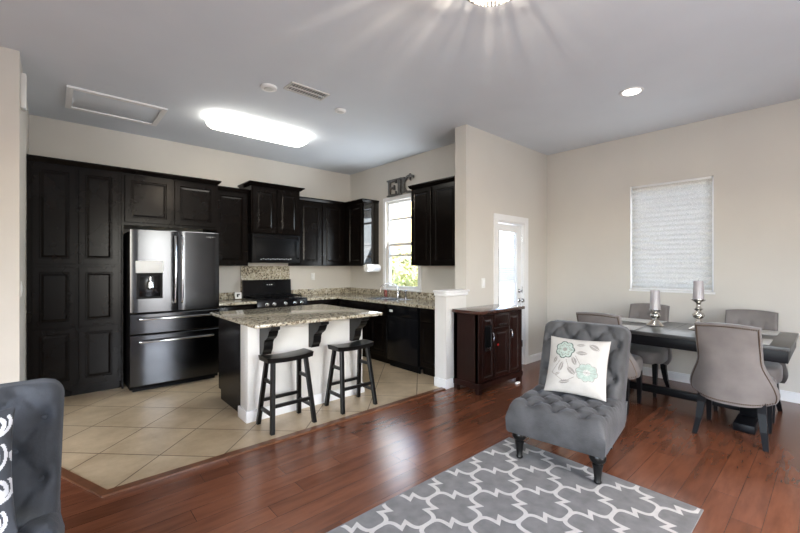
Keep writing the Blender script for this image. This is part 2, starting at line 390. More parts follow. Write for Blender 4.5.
b = B(); lathe(b, [(.028, 0), (.028, .006), (.022, .012), (.010, .014), (.010, .04), (.026, .045), (.030, .06), (.024, .072), (.008, .076)], 16, (4.845, 2.934, .90), Matrix.Rotation(PI/2, 3, 'X')); obj('door_knob', b, 'chrome', dr)
b = B(); lathe(b, [(.028, 0), (.028, .008), (.022, .016), (.012, .018)], 16, (4.845, 2.934, 1.03), Matrix.Rotation(PI/2, 3, 'X')); box(b, 4.839, 4.851, 2.895, 2.92, 1.014, 1.046, bev=.003); obj('deadbolt', b, 'chrome', dr)
for z in (.25, 1.0, 1.72):
    b = B(); tube(b, [(4.905, 2.92, z), (4.905, 2.92, z+.09)], .007, 8); obj('hinge', b, 'chrome', dr)

# ------------------------------------------------------------------ outside
b = B(); box(b, 5.75, 30, -12, 30, -.12, -.05); struct(obj('floor_outside', b, 'concrete', smooth=0))
h = thing('neighbour_house', 'cream stucco neighbour house seen through the kitchen window', 'building', (0, 0, 0))
b = B(); box(b, 9.0, 14, 10.9, 15.5, -.05, 5.2); obj('wall', b, 'housewall', h, smooth=0)
b = B(); hexa(b, [(8.6, 10.5, 5.2), (14.4, 10.5, 5.2), (14.4, 15.9, 5.2), (8.6, 15.9, 5.2)], [(11, 13, 6.6), (12, 13, 6.6), (12, 13.4, 6.6), (11, 13.4, 6.6)]); obj('roof', b, 'housewhite', h, smooth=0)
def tree(cx, cy, r, h0, n, label, seed):
    rnd = random.Random(seed)
    t = thing('garden_tree', label, 'tree', (cx, cy, -.05))
    b = B(); tube(b, [(0, 0, 0), (.05, .03, h0*.5), (0, .05, h0+.3)], [.09, .07, .04], 8); obj('trunk', b, 'bark', t)
    b = B()
    for i in range(n):
        d = Vector((rnd.gauss(0, 1), rnd.gauss(0, 1), rnd.gauss(0, .8))).normalized() * r * (rnd.random()**.4)
        p = Vector((0, 0, h0 + r*.55)) + d
        a = Vector((rnd.gauss(0, 1), rnd.gauss(0, 1), rnd.gauss(0, 1))).normalized(); u = a.orthogonal().normalized(); s = .05 + rnd.random()*.05
        b.faces.new([b.verts.new(q) for q in (p - u*s, p + a.cross(u)*s*.55, p + u*s, p - a.cross(u)*s*.55)])
    obj('foliage', b, 'leaf', t, smooth=0)
tree(6.5, 6.7, 1.15, .15, 3600, 'leafy garden tree outside the lower part of the kitchen window', 3)

# ------------------------------------------------------------------ cabinet tools
def door_mesh(b, x0, x1, z0, z1, y=0.0, t=.02, f=.055):
    """raised panel door, front at y, facing -Y"""
    lv = [(0, t), (0, .003), (.003, 0), (f, 0), (f+.006, .007), (f+.014, .007), (f+.034, .001), (f+.04, .001)]
    rings = []
    for ins, dy in lv:
        rings.append([b.verts.new(p) for p in ((x0+ins, y+dy, z0+ins), (x1-ins, y+dy, z0+ins), (x1-ins, y+dy, z1-ins), (x0+ins, y+dy, z1-ins))])
    for r0, r1 in zip(rings, rings[1:]):
        for k in range(4): b.faces.new((r0[k], r0[(k+1) % 4], r1[(k+1) % 4], r1[k]))
    b.faces.new(rings[0]); b.faces.new(rings[-1][::-1])
def flat_front(b, x0, x1, z0, z1, t=.02): box(b, x0, x1, 0, t, z0, z1, bev=.003)
def cabinet(name, label, cat, loc, rz, w, d, h, doors=(), drawers=(), crown=None, toe=0, cr_sides=(1, 1), grp=None):
    t = thing(name, label, cat, loc, rz, grp)
    b = B(); box(b, .001, w-.001, .021, d, toe, h)
    if toe: box(b, .001, w-.001, .075, d-.01, 0.004, toe)
    obj('body', b, 'cab', t, smooth=0)
    for (x0, x1, z0, z1) in doors:
        b = B(); door_mesh(b, x0, x1, z0, z1); obj('door', b, 'cab', t, smooth=0)
    for (x0, x1, z0, z1) in drawers:
        b = B(); flat_front(b, x0, x1, z0, z1); obj('drawer', b, 'cab', t)
    if crown:
        b = B(); L = -crown*cr_sides[0]; R = w + crown*cr_sides[1]
        hexa(b, [(.001, .001, h), (w-.001, .001, h), (w-.001, d, h), (.001, d, h)], [(L+.001, -crown, h+.035), (R-.001, -crown, h+.035), (R-.001, d, h+.035), (L+.001, d, h+.035)])
        box(b, L+.001, R-.001, -crown-.004, d, h+.035, h+.05)
        obj('crown_moulding', b, 'cab', t, smooth=0)
    return t
# pantry: x -.185 .. .575, front y 5.3
def pan_doors(z0, z1): return [(.035, .375, z0, z1), (.395, .735, z0, z1)]
cabinet('pantry_cabinet', 'tall black pantry cabinet with six panel doors left of the refrigerator', 'cabinet', (-.187, 5.30, 0), 0, .762, .628, 2.42,
        doors=pan_doors(.13, .73) + pan_doors(.745, 1.365) + pan_doors(1.395, 2.40), crown=.03, toe=.10, cr_sides=(0, 0))
cabinet('over_fridge_cabinet', 'black two door cabinet mounted above the refrigerator', 'cabinet', (.577, 5.30, 1.84), 0, 1.02, .628, .58,
        doors=[(.03, .495, .03, .56), (.525, .99, .03, .56)], crown=.03, cr_sides=(0, 1))
b = B(); box(b, .577, .593, 5.30, 5.92, .004, 1.838)
tag(obj('end_panel', b, 'cab', smooth=0), 'narrow black filler panel standing between pantry and refrigerator', 'panel')
b = B(); box(b, 1.575, 1.595, 5.32, 5.92, .004, 1.838)
tag(obj('end_panel', b, 'cab', smooth=0), 'black side panel standing to the right of the refrigerator', 'panel')
cabinet('wall_cabinet', 'black single door wall cabinet between refrigerator and microwave', 'cabinet', (1.60, 5.60, 1.38), 0, .50, .328, 1.04,
        doors=[(.06, .475, .015, 1.025)], crown=.015, cr_sides=(0, 0))
cabinet('wall_cabinet', 'raised two door cabinet with wide crown moulding above the microwave', 'cabinet', (2.105, 5.50, 1.845), 0, .75, .428, .68,
        doors=[(.02, .368, .015, .655), (.382, .73, .015, .655)], crown=.05)
cabinet('wall_cabinet', 'black two door wall cabinet right of the microwave in the corner', 'cabinet', (2.86, 5.60, 1.38), 0, .888, .328, 1.04,
        doors=[(.03, .41, .015, 1.025), (.45, .83, .015, 1.025)], crown=.015, cr_sides=(0, 0))
cabinet('wall_cabinet', 'black corner wall cabinet with glossy end left of the sink window', 'cabinet', (3.75, 5.925, 1.38), -PI/2, .83, .328, 1.04,
        doors=[(.40, .80, .015, 1.025)], crown=.015, cr_sides=(0, 1))
bxo('end_panel', mat('glossy_cabinet_end', (.0045, .0033, .0028), .06, noise=.2, nscale=4, coat=.5), bpy.data.objects['wall_cabinet.003'], .8292, .834, .021, .326, .002, 1.038)
cabinet('wall_cabinet', 'black two door wall cabinet right of the kitchen window', 'cabinet', (3.75, 3.98, 1.38), -PI/2, .90, .328, 1.07,
        doors=[(.02, .395, .015, 1.055), (.43, .86, .015, 1.055)], crown=.02, cr_sides=(1, 0))

# refrigerator
def handle_bar(name, p0, p1, off, parent, r=.011, m='steel2', drop=.05):
    """bar between p0 and p1 with bowed ends, standing off along off"""
    p0, p1, off = Vector(p0), Vector(p1), Vector(off); d = (p1-p0).normalized()
    b = B(); tube(b, [p0, p0+off*.7+d*.012, p0+off+d*drop, (p0+p1)/2+off*1.12, p1+off-d*drop, p1+off*.7-d*.012, p1], r, 10)
    return obj(name, b, m, parent)
fr = thing('refrigerator', 'black stainless french door refrigerator with ice dispenser and two bottom drawers', 'refrigerator', (.62, 4.99, 0))
b = B(); box(b, .0, .90, .075, .86, .03, 1.755, bev=.006); box(b, .03, .87, .09, .8, .004, .03); obj('body', b, 'blackmat', fr)
def curved_front(b, x0, x1, z0, z1, t=.065, bow=.012, cx=.45, hw=.45, hole=None):
    n = 12; cols = []
    for i in range(n+1):
        x = x0+(x1-x0)*i/n; y = bow*((x-cx)/hw)**2
        e = min(i, n-i)
        if e == 0: y += .010
        cols.append((x, y))
    fr_, bk = [], []
    for x, y in cols:
        fr_.append([b.verts.new((x, y+(.006 if k in (0, 3) else 0), z)) for k, z in enumerate((z0, z0+.008, z1-.008, z1))]); bk.append([b.verts.new((x, t, z)) for z in (z0, z1)])
    for i in range(n):
        for k in range(3): b.faces.new((fr_[i][k], fr_[i+1][k], fr_[i+1][k+1], fr_[i][k+1]))
        b.faces.new((bk[i][0], bk[i][1], bk[i+1][1], bk[i+1][0]))
        b.faces.new((fr_[i][0], bk[i][0], bk[i+1][0], fr_[i+1][0])); b.faces.new((fr_[i][3], fr_[i+1][3], bk[i+1][1], bk[i][1]))
    for i in (0, n): b.faces.new((fr_[i][0], fr_[i][1], fr_[i][2], fr_[i][3], bk[i][1], bk[i][0]))
b = B(); curved_front(b, .0, .447, .865, 1.775); dl = obj('door', b, 'steel', fr)
b = B(); curved_front(b, .453, .90, .865, 1.775); d2 = obj('door', b, 'steel', fr)
b = B(); curved_front(b, .0, .90, .635, .855); w1 = obj('drawer', b, 'steel', fr)
b = B(); curved_front(b, .0, .90, .075, .625); w2 = obj('drawer', b, 'steel', fr)
handle_bar('handle', (.415, .002, .96), (.415, .002, 1.72), (0, -.05, 0), dl)
handle_bar('handle', (.485, .002, .96), (.485, .002, 1.72), (0, -.05, 0), d2)
handle_bar('handle', (.07, .008, .80), (.83, .008, .80), (0, -.05, 0), w1)
handle_bar('handle', (.07, .008, .555), (.83, .008, .555), (0, -.05, 0), w2)
dp = bxo('dispenser', 'black', fr, .055, .295, -.008, .03, 1.02, 1.30, bev=.004)
bxo('control_panel', 'dispgrey', dp, .045, .305, -.014, .03, 1.30, 1.43, bev=.005)
b = B(); frame_rect(b, .055, .295, 1.02, 1.30, .022, fy, -.016, -.008); obj('dispenser_frame', b, 'blackmat', dp, smooth=0)
b = B(); lathe(b, [(.012, 0), (.035, .02), (.03, .08), (.012, .1), (.012, .14)], 14, (.175, -.03, 1.12)); obj('nozzle', b, 'steel2', dp)
def text(name, body, size, loc, rot, m, parent=None, ext=.001, align='CENTER', sx=1):
    cu = bpy.data.curves.new(name, 'FONT'); cu.body = body; cu.size = size; cu.extrude = ext; cu.align_x = align; cu.fill_mode = 'BOTH'
    o = bpy.data.objects.new(name, cu); C.objects.link(o)
    dg = bpy.context.evaluated_depsgraph_get(); dg.update()
    me = bpy.data.meshes.new_from_object(o.evaluated_get(dg)); bpy.data.objects.remove(o)
    n = bpy.data.objects.new(name, me); C.objects.link(n); me.materials.clear(); me.materials.append(M[m])
    n.location = loc; n.rotation_euler = rot; n.scale = (sx, 1, 1)
    if parent: n.parent = parent
    return n
text('logo', 'SAMSUNG', .022, (.80, .004, 1.715), (PI/2, 0, 0), 'steel2', d2)

# microwave
mw = thing('microwave', 'black over the range microwave hanging below the raised cabinet', 'microwave', (2.11, 5.50, 1.425))
bxo('body', 'blackmat', mw, .002, .738, .03, .425, 0, .415, bev=.003)
b = B(); box(b, .002, .738, 0, .03, .002, .413, bev=.006); md = obj('door', b, 'blackmat', mw)
bxo('door_window', 'blackmat', md, .05, .70, -.003, .001, .075, .33, bev=.001)
b = B(); tube(b, [(.71, -.0, .06), (.71, -.035, .08), (.71, -.035, .34), (.71, 0, .36)], .009, 8); obj('handle', b, 'blackmat', md)
b = B()
for i in range(14): box(b, .12+i*.035, .12+i*.035+.018, -.0045, -.003, .045 + .008*(i % 2), .053 + .008*(i % 2))
obj('button', b, 'dispgrey', mw, smooth=0)
bxo('vent_grille', 'black', mw, .03, .71, -.002, .001, .36, .395)

# base cabinets
GZ = .89
cabinet('base_cabinet', 'black base cabinet with drawer left of the stove', 'cabinet', (1.60, 5.345, 0), 0, .505, .58, GZ-.035,
        doors=[(.02, .485, .12, .66)], drawers=[(.02, .485, .68, .835)], toe=.10)
cabinet('base_cabinet', 'black base cabinet right of the stove under the corner counter', 'cabinet', (2.875, 5.345, 0), 0, .57, .58, GZ-.035,
        doors=[(.02, .53, .12, .66)], drawers=[(.02, .53, .68, .835)], toe=.10)
cabinet('base_cabinet', 'black sink base cabinet below the kitchen window', 'cabinet', (3.45, 5.925, 0), -PI/2, 1.81, .625, GZ-.035,
        doors=[(.62, 1.0, .12, .66), (1.02, 1.40, .12, .66), (1.42, 1.79, .12, .66)], drawers=[(.62, 1.40, .68, .835), (1.42, 1.79, .68, .835)], toe=.10)
cabinet('base_cabinet', 'narrow black base cabinet beside the white half wall', 'cabinet', (3.45, 3.50, 0), -PI/2, .425, .625, GZ-.035,
        doors=[(.02, .375, .12, .66)], drawers=[(.02, .375, .68, .835)], toe=.10)
dw = thing('dishwasher', 'black dishwasher with pocket handle beside the half wall cabinet', 'dishwasher', (3.435, 4.11, 0), -PI/2)
bxo('body', 'blackmat', dw, .004, .600, .045, .63, .06, GZ-.037)
dd = bxo('door', 'black', dw, .006, .598, 0, .043, .10, .70, bev=.008)
bxo('control_panel', 'black', dw, .006, .598, -.004, .043, .705, .85, bev=.008)
bxo('kick_plate', 'blackmat', dw, .006, .598, .05, .06, .004, .095)
bxo('badge', 'plastic', dw, .06, .12, -.006, -.003, .755, .785, bev=.001)

# countertops
b = B()
box(b, 1.598, 2.103, 5.30, 5.925, GZ-.034, GZ, bev=.008, seg=3)
box(b, 1.598, 2.103, 5.905, 5.928, GZ+.001, GZ+.10, bev=.003)
tag(obj('countertop', b, 'granite'), 'short granite countertop left of the stove', 'countertop')
ct = thing('countertop', 'long granite countertop running round the corner past the sink', 'countertop', (0, 0, 0))
b = B()
sx0, sx1, sy0, sy1 = 3.52, 3.93, 4.06, 4.76
box(b, 2.872, 3.41, 5.30, 5.925, GZ-.034, GZ); box(b, 3.41, 4.075, sy1, 5.925, GZ-.034, GZ)
box(b, 3.41, sx0, 3.073, sy1, GZ-.034, GZ); box(b, sx1, 4.075, 3.073, sy1, GZ-.034, GZ); box(b, sx0, sx1, 3.073, sy0, GZ-.034, GZ)
bmesh.ops.remove_doubles(b, verts=b.verts, dist=.0005)
obj('slab', b, 'granite', ct, smooth=0)
b = B(); box(b, 2.872, 4.05, 5.905, 5.928, GZ+.001, GZ+.10, bev=.003); box(b, 4.055, 4.078, 3.073, 5.928, GZ+.001, GZ+.10, bev=.003)
obj('backsplash', b, 'granite', ct)
b = B()
box(b, 2.10, 2.876, 5.908, 5.9285, .88, 1.376)
tag(obj('stove_backsplash', b, 'granite', smooth=0), 'tall granite backsplash panel on the wall behind the stove', 'backsplash')
# sink
sk = thing('sink', 'double bowl stainless sink set in the granite under the window', 'sink', (0, 0, 0))
b = B()
for (y0, y1) in ((sy0+.003, (sy0+sy1)/2-.012), ((sy0+sy1)/2+.012, sy1-.003)):
    x0, x1 = sx0+.003, sx1-.003
    zt, zb = GZ+.003, GZ-.033
    o4 = [(x0, y0), (x1, y0), (x1, y1), (x0, y1)]; i4 = [(x0+.02, y0+.02), (x1-.02, y0+.02), (x1-.02, y1-.02), (x0+.02, y1-.02)]
    O = [b.verts.new((*p, zt)) for p in o4]; I = [b.verts.new((*p, zt)) for p in i4]; D = [b.verts.new((*p, zb)) for p in i4]; U = [b.verts.new((*p, zb-.001)) for p in o4]
    for k in range(4):
        j = (k+1) % 4
        b.faces.new((O[k], O[j], I[j], I[k])); b.faces.new((I[k], I[j], D[j], D[k])); b.faces.new((O[k], U[k], U[j], O[j]))
    b.faces.new(D); b.faces.new(U[::-1])
obj('basin', b, 'steel2', sk, smooth=0)
fc = thing('faucet', 'chrome gooseneck faucet standing behind the sink', 'faucet', (4.0, 4.52, GZ+.001))
b = B(); lathe(b, [(.028, 0), (.028, .012), (.02, .02), (.018, .07), (.014, .085), (.014, .10)], 16); obj('base', b, 'chrome', fc)
b = B(); pts = [(0, 0, .09)] + [(-.09+.09*math.cos(a), .1-.1*math.cos(a), .12+.10*math.sin(a)) for a in [PI*i/12 for i in range(12)]] + [(-.185, .2, .08)]
tube(b, pts, .012, 12); obj('spout', b, 'chrome', fc)
b = B(); tube(b, [(0, -.02, .06), (-.01, -.06, .09), (-.02, -.09, .12)], [.009, .007, .009], 8); obj('handle', b, 'chrome', fc)
sp = thing('side_sprayer', 'chrome sprayer standing right of the faucet', 'sprayer', (4.0, 4.34, GZ+.001))  # side sprayer of the sink, not a soap dispenser
b = B(); lathe(b, [(.022, 0), (.022, .01), (.012, .02), (.012, .06), (.018, .08), (.018, .11), (.008, .12)], 14); obj('body', b, 'chrome', sp)
b = B(); tube(b, [(0, 0, .105), (-.03, 0, .112), (-.05, 0, .10)], .007, 8); obj('nozzle', b, 'chrome', sp)
sb = thing('soap_bottle', 'red brown soap bottle on the counter left of the faucet', 'bottle', (3.985, 4.80, GZ+.001))
b = B(); lathe(b, [(.026, 0), (.028, .01), (.028, .085), (.02, .10), (.011, .107)], 16); obj('body', b, 'soap', sb)
b = B(); lathe(b, [(.011, .107), (.011, .125), (.004, .127), (.004, .15)], 10); tube(b, [(0, 0, .148), (-.03, 0, .148)], .005, 8); obj('pump', b, 'plastic', sb)

# stove
st = thing('stove', 'black gas range with five steel knobs and raised backguard', 'stove', (2.108, 5.28, 0))
bxo('body', 'black', st, .0, .762, .03, .62, .004, .885, bev=.004)
bxo('oven_door', 'black', st, .008, .754, 0, .03, .22, .74, bev=.006)
bxo('storage_drawer', 'black', st, .008, .754, 0, .03, .06, .21, bev=.006)
handle_bar('oven_handle', (.06, .002, .70), (.70, .002, .70), (0, -.045, 0), st, m='blackmat', r=.012)
b = B(); hexa(b, [(0, .02, .75), (.762, .02, .75), (.762, .12, .75), (0, .12, .75)], [(0, .045, .90), (.762, .045, .90), (.762, .12, .90), (0, .12, .90)]); pn = obj('control_panel', b, 'black', st, smooth=0)
for x in (.14, .245, .415, .565, .67):
    b = B(); lathe(b, [(.024, 0), (.026, .008), (.021, .012), (.019, .035), (.015, .038)], 18, (x, .032, .832), Matrix.Rotation(PI/2-.16, 3, 'X')); obj('knob', b, 'steel2', st)
bxo('cooktop', 'black', st, .0, .762, .12, .56, .885, .905, bev=.004)
b = B(); hexa(b, [(.0, .56, .89), (.762, .56, .89), (.762, .615, .89), (.0, .615, .89)], [(.0, .575, 1.165), (.762, .575, 1.165), (.762, .615, 1.165), (.0, .615, 1.165)]); bgd = obj('backguard', b, 'black', st, smooth=0)
b = B(); box(b, .31, .50, .562, .570, 1.07, 1.12); obj('display', b, 'blackmat', st, smooth=0)
for i in range(3): bxo('digit', 'dispgrey', st, .36+i*.035, .375+i*.035, .560, .564, 1.085, 1.095)
for gx in (.03, .27, .51):
    b = B()
    for k in range(3): box(b, gx+.01+k*.1, gx+.022+k*.1, .15, .54, .925, .94)
    for k in range(4): box(b, gx, gx+.222, .15+k*.126, .162+k*.126, .925, .94)
    for (px, py) in ((gx, .15), (gx+.21, .15), (gx, .528), (gx+.21, .528)): box(b, px, px+.012, py, py+.012, .905, .93)
    obj('grate', b, 'blackmat', st, smooth=0)
for (x, y) in ((.14, .24), (.14, .45), (.38, .345), (.62, .24), (.62, .45)):
    b = B(); lathe(b, [(.045, .905), (.045, .915), (.03, .918), (.03, .924)], 16, (x, y, 0)); obj('burner', b, 'blackmat', st)
# small framed card left of the stove
pf = thing('picture_frame', 'small white framed card leaning on the counter left of the stove', 'frame', (2.015, 5.77, GZ+.012), .0)
b = B(); box(b, -.045, .045, 0, .012, 0, .095, bev=.002, mtx=Matrix.Rotation(-.18, 4, 'X')); obj('card', b, 'plastic', pf)
b = B(); box(b, -.02, .0, -.002, .0, .025, .07, mtx=Matrix.Rotation(-.18, 4, 'X')); box(b, .002, .022, -.002, .0, .05, .07, mtx=Matrix.Rotation(-.18, 4, 'X')); obj('printed_mark', b, 'blackmat', pf, smooth=0)
b = B(); hexa(b, [(-.02, .02, 0), (.02, .02, 0), (.02, .06, 0), (-.02, .06, 0)], [(-.02, .022, .06), (.02, .022, .06), (.02, .026, .06), (-.02, .026, .06)]); obj('easel_back', b, 'blackmat', pf, smooth=0)

# paper towel
pt = thing('paper_towel_holder', 'white paper towel roll hanging under the corner cabinet', 'paper towel', (0, 0, 0))
b = B(); lathe(b, [(.02, 0), (.062, 0), (.062, .26), (.02, .26)], 28, (3.76, 5.025, 1.345), Matrix.Rotation(PI/2, 3, 'Y'))
obj('paper_roll', b, 'paper', pt)
b = B(); tube(b, [(3.752, 5.088, 1.39), (3.752, 5.03, 1.375), (3.752, 5.025, 1.345), (4.03, 5.025, 1.345), (4.03, 5.03, 1.375), (4.03, 5.088, 1.39)], .006, 8); obj('bracket', b, 'plastic', pt)

# metal letters above the window frame
for ch, y, dz, s, lb in (('E', 4.82, 0, .27, 'dark metal letter E standing on the window trim, leftmost of three'), ('I', 4.575, .0, .27, 'dark metal letter I on the window trim, middle of three'), ('C', 4.475, .03, .29, 'dark metal letter C on the window trim, beside the cabinet crown')):
    o = text('metal_letter', ch, s*1.38, (4.045, y, 2.49), (PI/2, 0, -PI/2), 'iron', None, .010, 'LEFT')
    me = o.data
    # slab serifs
    b = B(); b.from_mesh(me)
    if ch in 'EI':
        w = .06 if ch == 'I' else .2
        x0 = .0
        for (a, c) in ((0, .022), (s-.03, s-.006)):
            box(b, x0-.012, x0+w+.03, a, c, -.014, .014)
        if ch == 'E':
            for (xa) in (.19,): box(b, xa, xa+.022, 0, .07, -.012, .012); box(b, xa, xa+.022, s-.075, s-.006, -.012, .012)
            box(b, .15, .172, .09, .17, -.012, .012)
            box(b, .02, .07, .0, s-.01, -.013, .013)
        else: box(b, .01, .075, 0, s-.01, -.013, .013)
    else:
        box(b, .17, .195, s-.10, s+.0, -.013, .013); box(b, .0, .06, .02, s-.03, -.013, .013)
    b.to_mesh(me); b.free()
    tag(o, lb, 'letter', 'metal letters above the kitchen window')

# ------------------------------------------------------------------ island
isl = thing('kitchen_island', 'kitchen island with black cabinets, white back panel and granite top', 'island', (0, 0, 0))
b = B(); box(b, 1.275, 2.515, 3.425, 3.60, .004, .856, bev=.003); obj('back_panel', b, mat('island_paint', (.66, .64, .60), .6, bump=.05, bscale=150), isl)
b = B(); box(b, 1.30, 2.49, 3.60, 4.30, .10, .856); box(b, 1.30, 2.49, 3.60, 4.23, .004, .10); obj('body', b, 'cab', isl, smooth=0)
for i in range(3):
    b = B(); door_mesh(b, .01+i*.395, .395+i*.395, .12, .84); o = obj('door', b, 'cab', isl, smooth=0); o.location = (2.49, 4.321, 0); o.rotation_euler = (0, 0, PI)
b = B(); box(b, 1.257, 2.533, 3.407, 3.425, .004, .105, bev=.004); box(b, 1.257, 1.275, 3.425, 3.618, .004, .105, bev=.004); box(b, 2.515, 2.533, 3.425, 3.618, .004, .105, bev=.004); obj('baseboard', b, 'trim', isl)
b = B(); box(b, 1.235, 2.585, 3.155, 4.385, .858, .89, bev=.010, seg=3); obj('countertop', b, 'granite', isl)
prof = [(0, 0), (-.235, 0), (-.235, -.03), (-.205, -.042), (-.195, -.065), (-.175, -.095), (-.145, -.115), (-.115, -.130), (-.098, -.155), (-.094, -.19), (-.086, -.22), (-.065, -.245), (-.055, -.27), (0, -.272)]
for x in (1.38, 1.865, 2.345):
    b = B(); prism(b, prof, lambda u, v, d: (d, 3.424+u, .857+v), x, x+.085); obj('corbel', b, 'stool', isl, smooth=0)

# stools
def stool(label, loc):
    t = thing('bar_stool', label, 'stool', loc, 0, 'saddle stools at the island')
    b = B(); nx, ny = 14, 6; top, bot = [], []
    for i in range(nx+1):
        u = -1+2*i/nx
        top.append([b.verts.new((u*.212, v*.095, .602+.016*u*u-.004*abs(v)**3)) for v in [-1+2*k/ny for k in range(ny+1)]])
        bot.append([b.verts.new((u*.205, v*.090, .560+.012*u*u)) for v in [-1+2*k/ny for k in range(ny+1)]])
    for g in (top, bot):
        for i in range(nx):
            for k in range(ny): b.faces.new((g[i][k], g[i+1][k], g[i+1][k+1], g[i][k+1]))
    for i in range(nx):
        for k in (0, ny): b.faces.new((top[i][k], top[i+1][k], bot[i+1][k], bot[i][k]))
    for k in range(ny):
        for i in (0, nx): b.faces.new((top[i][k], top[i][k+1], bot[i][k+1], bot[i][k]))
    obj('seat', b, 'stool', t, smooth=50)
    def P(sx, sy, z):
        k = 1-z/.57
        return Vector((sx*(.150+.042*k), sy*(.062+.083*k), z))
    for sx in (-1, 1):
        for sy in (-1, 1):
            b = B(); w = .0175; p, q = P(sx, sy, .004), P(sx, sy, .572)
            hexa(b, [p+Vector(d) for d in ((-w, -w, 0), (w, -w, 0), (w, w, 0), (-w, w, 0))], [q+Vector(d) for d in ((-w, -w, 0), (w, -w, 0), (w, w, 0), (-w, w, 0))])
            bmesh.ops.bevel(b, geom=b.edges[:], offset=.003, segments=1, affect='EDGES')
            obj('leg', b, 'stool', t, smooth=0)
    for sx in (-1, 1):
        for z in (.40, .15):
            b = B(); p, q = P(sx, -1, z), P(sx, 1, z); hexa(b, [(p.x-.009, p.y, z-.014), (p.x+.009, p.y, z-.014), (q.x+.009, q.y, z-.014), (q.x-.009, q.y, z-.014)], [(p.x-.009, p.y, z+.014), (p.x+.009, p.y, z+.014), (q.x+.009, q.y, z+.014), (q.x-.009, q.y, z+.014)]); obj('stretcher', b, 'stool', t, smooth=0)
    for sy in (-1, 1):
        z = .215
        b = B(); p, q = P(-1, sy, z), P(1, sy, z); hexa(b, [(p.x, p.y-.009, z-.014), (q.x, p.y-.009, z-.014), (q.x, p.y+.009, z-.014), (p.x, p.y+.009, z-.014)], [(p.x, p.y-.009, z+.014), (q.x, p.y-.009, z+.014), (q.x, p.y+.009, z+.014), (p.x, p.y+.009, z+.014)]); obj('stretcher', b, 'stool', t, smooth=0)
    return t
s0 = stool('black wooden saddle stool nearer the refrigerator, left of the two', (1.525, 3.19, .0))
s1 = dup(s0); s1.location = (2.20, 3.185, 0); s1['label'] = 'black wooden saddle stool at the island end nearer the dishwasher'

# ------------------------------------------------------------------ console cabinet by the door
cn = thing('console_cabinet', 'dark mahogany console cabinet with a drawer and two doors before the patio door', 'cabinet', (3.365, 2.51, 0))
CW, CD = .842, .345
b = B(); box(b, 0, CW, .015, CD, .07, .86); 
for (x, y) in ((0, 0), (CW-.05, 0), (0, CD-.05), (CW-.05, CD-.05)): box(b, x, x+.05, y+.0, y+.05, .0015, .86)
box(b, -.012, CW+.012, -.012, CD, .06, .12, bev=.006)
obj('body', b, 'console', cn, smooth=0)
b = B(); box(b, -.025, CW+.025, -.03, CD+.01, .86, .895, bev=.006); obj('top', b, 'consoletop', cn)
for (x0, x1) in ((.055, .27), (.575, .79)):
    b = B(); door_mesh(b, x0, x1, .14, .84, y=-.004, f=.035); dd_ = obj('door', b, 'console', cn, smooth=0)
    xh = x1-.03 if x0 < .3 else x0+.03
    b = B(); tube(b, [(xh, -.004, .54), (xh, -.022, .555), (xh, -.026, .59), (xh, -.022, .625), (xh, -.004, .64)], .007, 8); obj('handle', b, 'chrome', dd_)
b = B(); box(b, .28, .565, -.004, .016, .70, .84, bev=.003); dw_ = obj('drawer', b, 'console', cn)
b = B(); box(b, .36, .50, -.016, -.004, .715, .722); obj('handle', b, 'chrome', dw_)
b = B(); door_mesh(b, .28, .565, .14, .685, y=-.004, f=.04); obj('wine_rack_panel', b, 'console', cn, smooth=0)
b = B(); tube(b, [(.34, -.012, .50), (.34, -.004, .50)], .012, 10); obj('red_tag', b, 'red', cn)
# small hanging silver frame on the left door
hf = thing('hanging_frame', 'small black and silver framed plaque on the left door of the console', 'frame', (3.455, 2.500, 0))
b = B(); box(b, 0, .11, -.008, .003, .46, .735); obj('panel', b, 'blackmat', hf, smooth=0)
b = B(); box(b, .098, .11, -.012, -.008, .47, .735); box(b, 0, .098, -.012, -.008, .723, .735); box(b, .0, .098, -.014, -.008, .46, .50); obj('silver_border', b, 'chrome', hf, smooth=0)
# folded cloth on floor
b = B(); box(b, 4.02, 4.09, 2.455, 2.49, .001, .022, bev=.008); tag(obj('door_wedge', b, 'plastic'), 'small white wedge lying on the floor before the console cabinet', 'wedge')

# ------------------------------------------------------------------ rug
RX0, RX1, RY0, RY1 = .85, 2.72, .49, 1.735
b = B(); box(b, RX0, RX1, RY0, RY1, .001, .009, bev=.002)
rb = B(); hx, hy, A, hw = .205, .155, .033, .0122
def off(q): return A*(.85*math.sin(PI*q) - .8*q**3)
def line_pts(cx, cy, sx, sy):
    """edge of a cell from its +-Y node (outward bulge) to its +-X node (inward), stepped in the middle"""
    a = Vector((cx, cy+sy*hy)); c = Vector((cx+sx*hx, cy)); d = c-a; n = Vector((sx*hy, sy*hx)).normalized()
    P = []
    for i in range(15): q = i/14; P.append(a+d*(q*.45) + n*off(q))
    P2 = []
    for i in range(15): q = i/14; P2.append(a+d*(.55+q*.45) - n*off(1-q))
    return P + P2
def ribbon(bm, P, w, z0, z1):
    L, R = [], []
    for i, p in enumerate(P):
        d0 = (p-P[i-1]).normalized() if i else (P[1]-p).normalized(); d1 = (P[i+1]-p).normalized() if i < len(P)-1 else d0
        n0, n1 = Vector((-d0.y, d0.x)), Vector((-d1.y, d1.x)); n = n0+n1
        n = n.normalized() if n.length > 1e-6 else n0; k = w/max(.55, n.dot(n0))
        L.append(p+n*k); R.append(p-n*k)
    vl = [bm.verts.new((p.x, p.y, z1)) for p in L]; vr = [bm.verts.new((p.x, p.y, z1)) for p in R]
    for i in range(len(P)-1): bm.faces.new((vl[i], vr[i], vr[i+1], vl[i+1]))
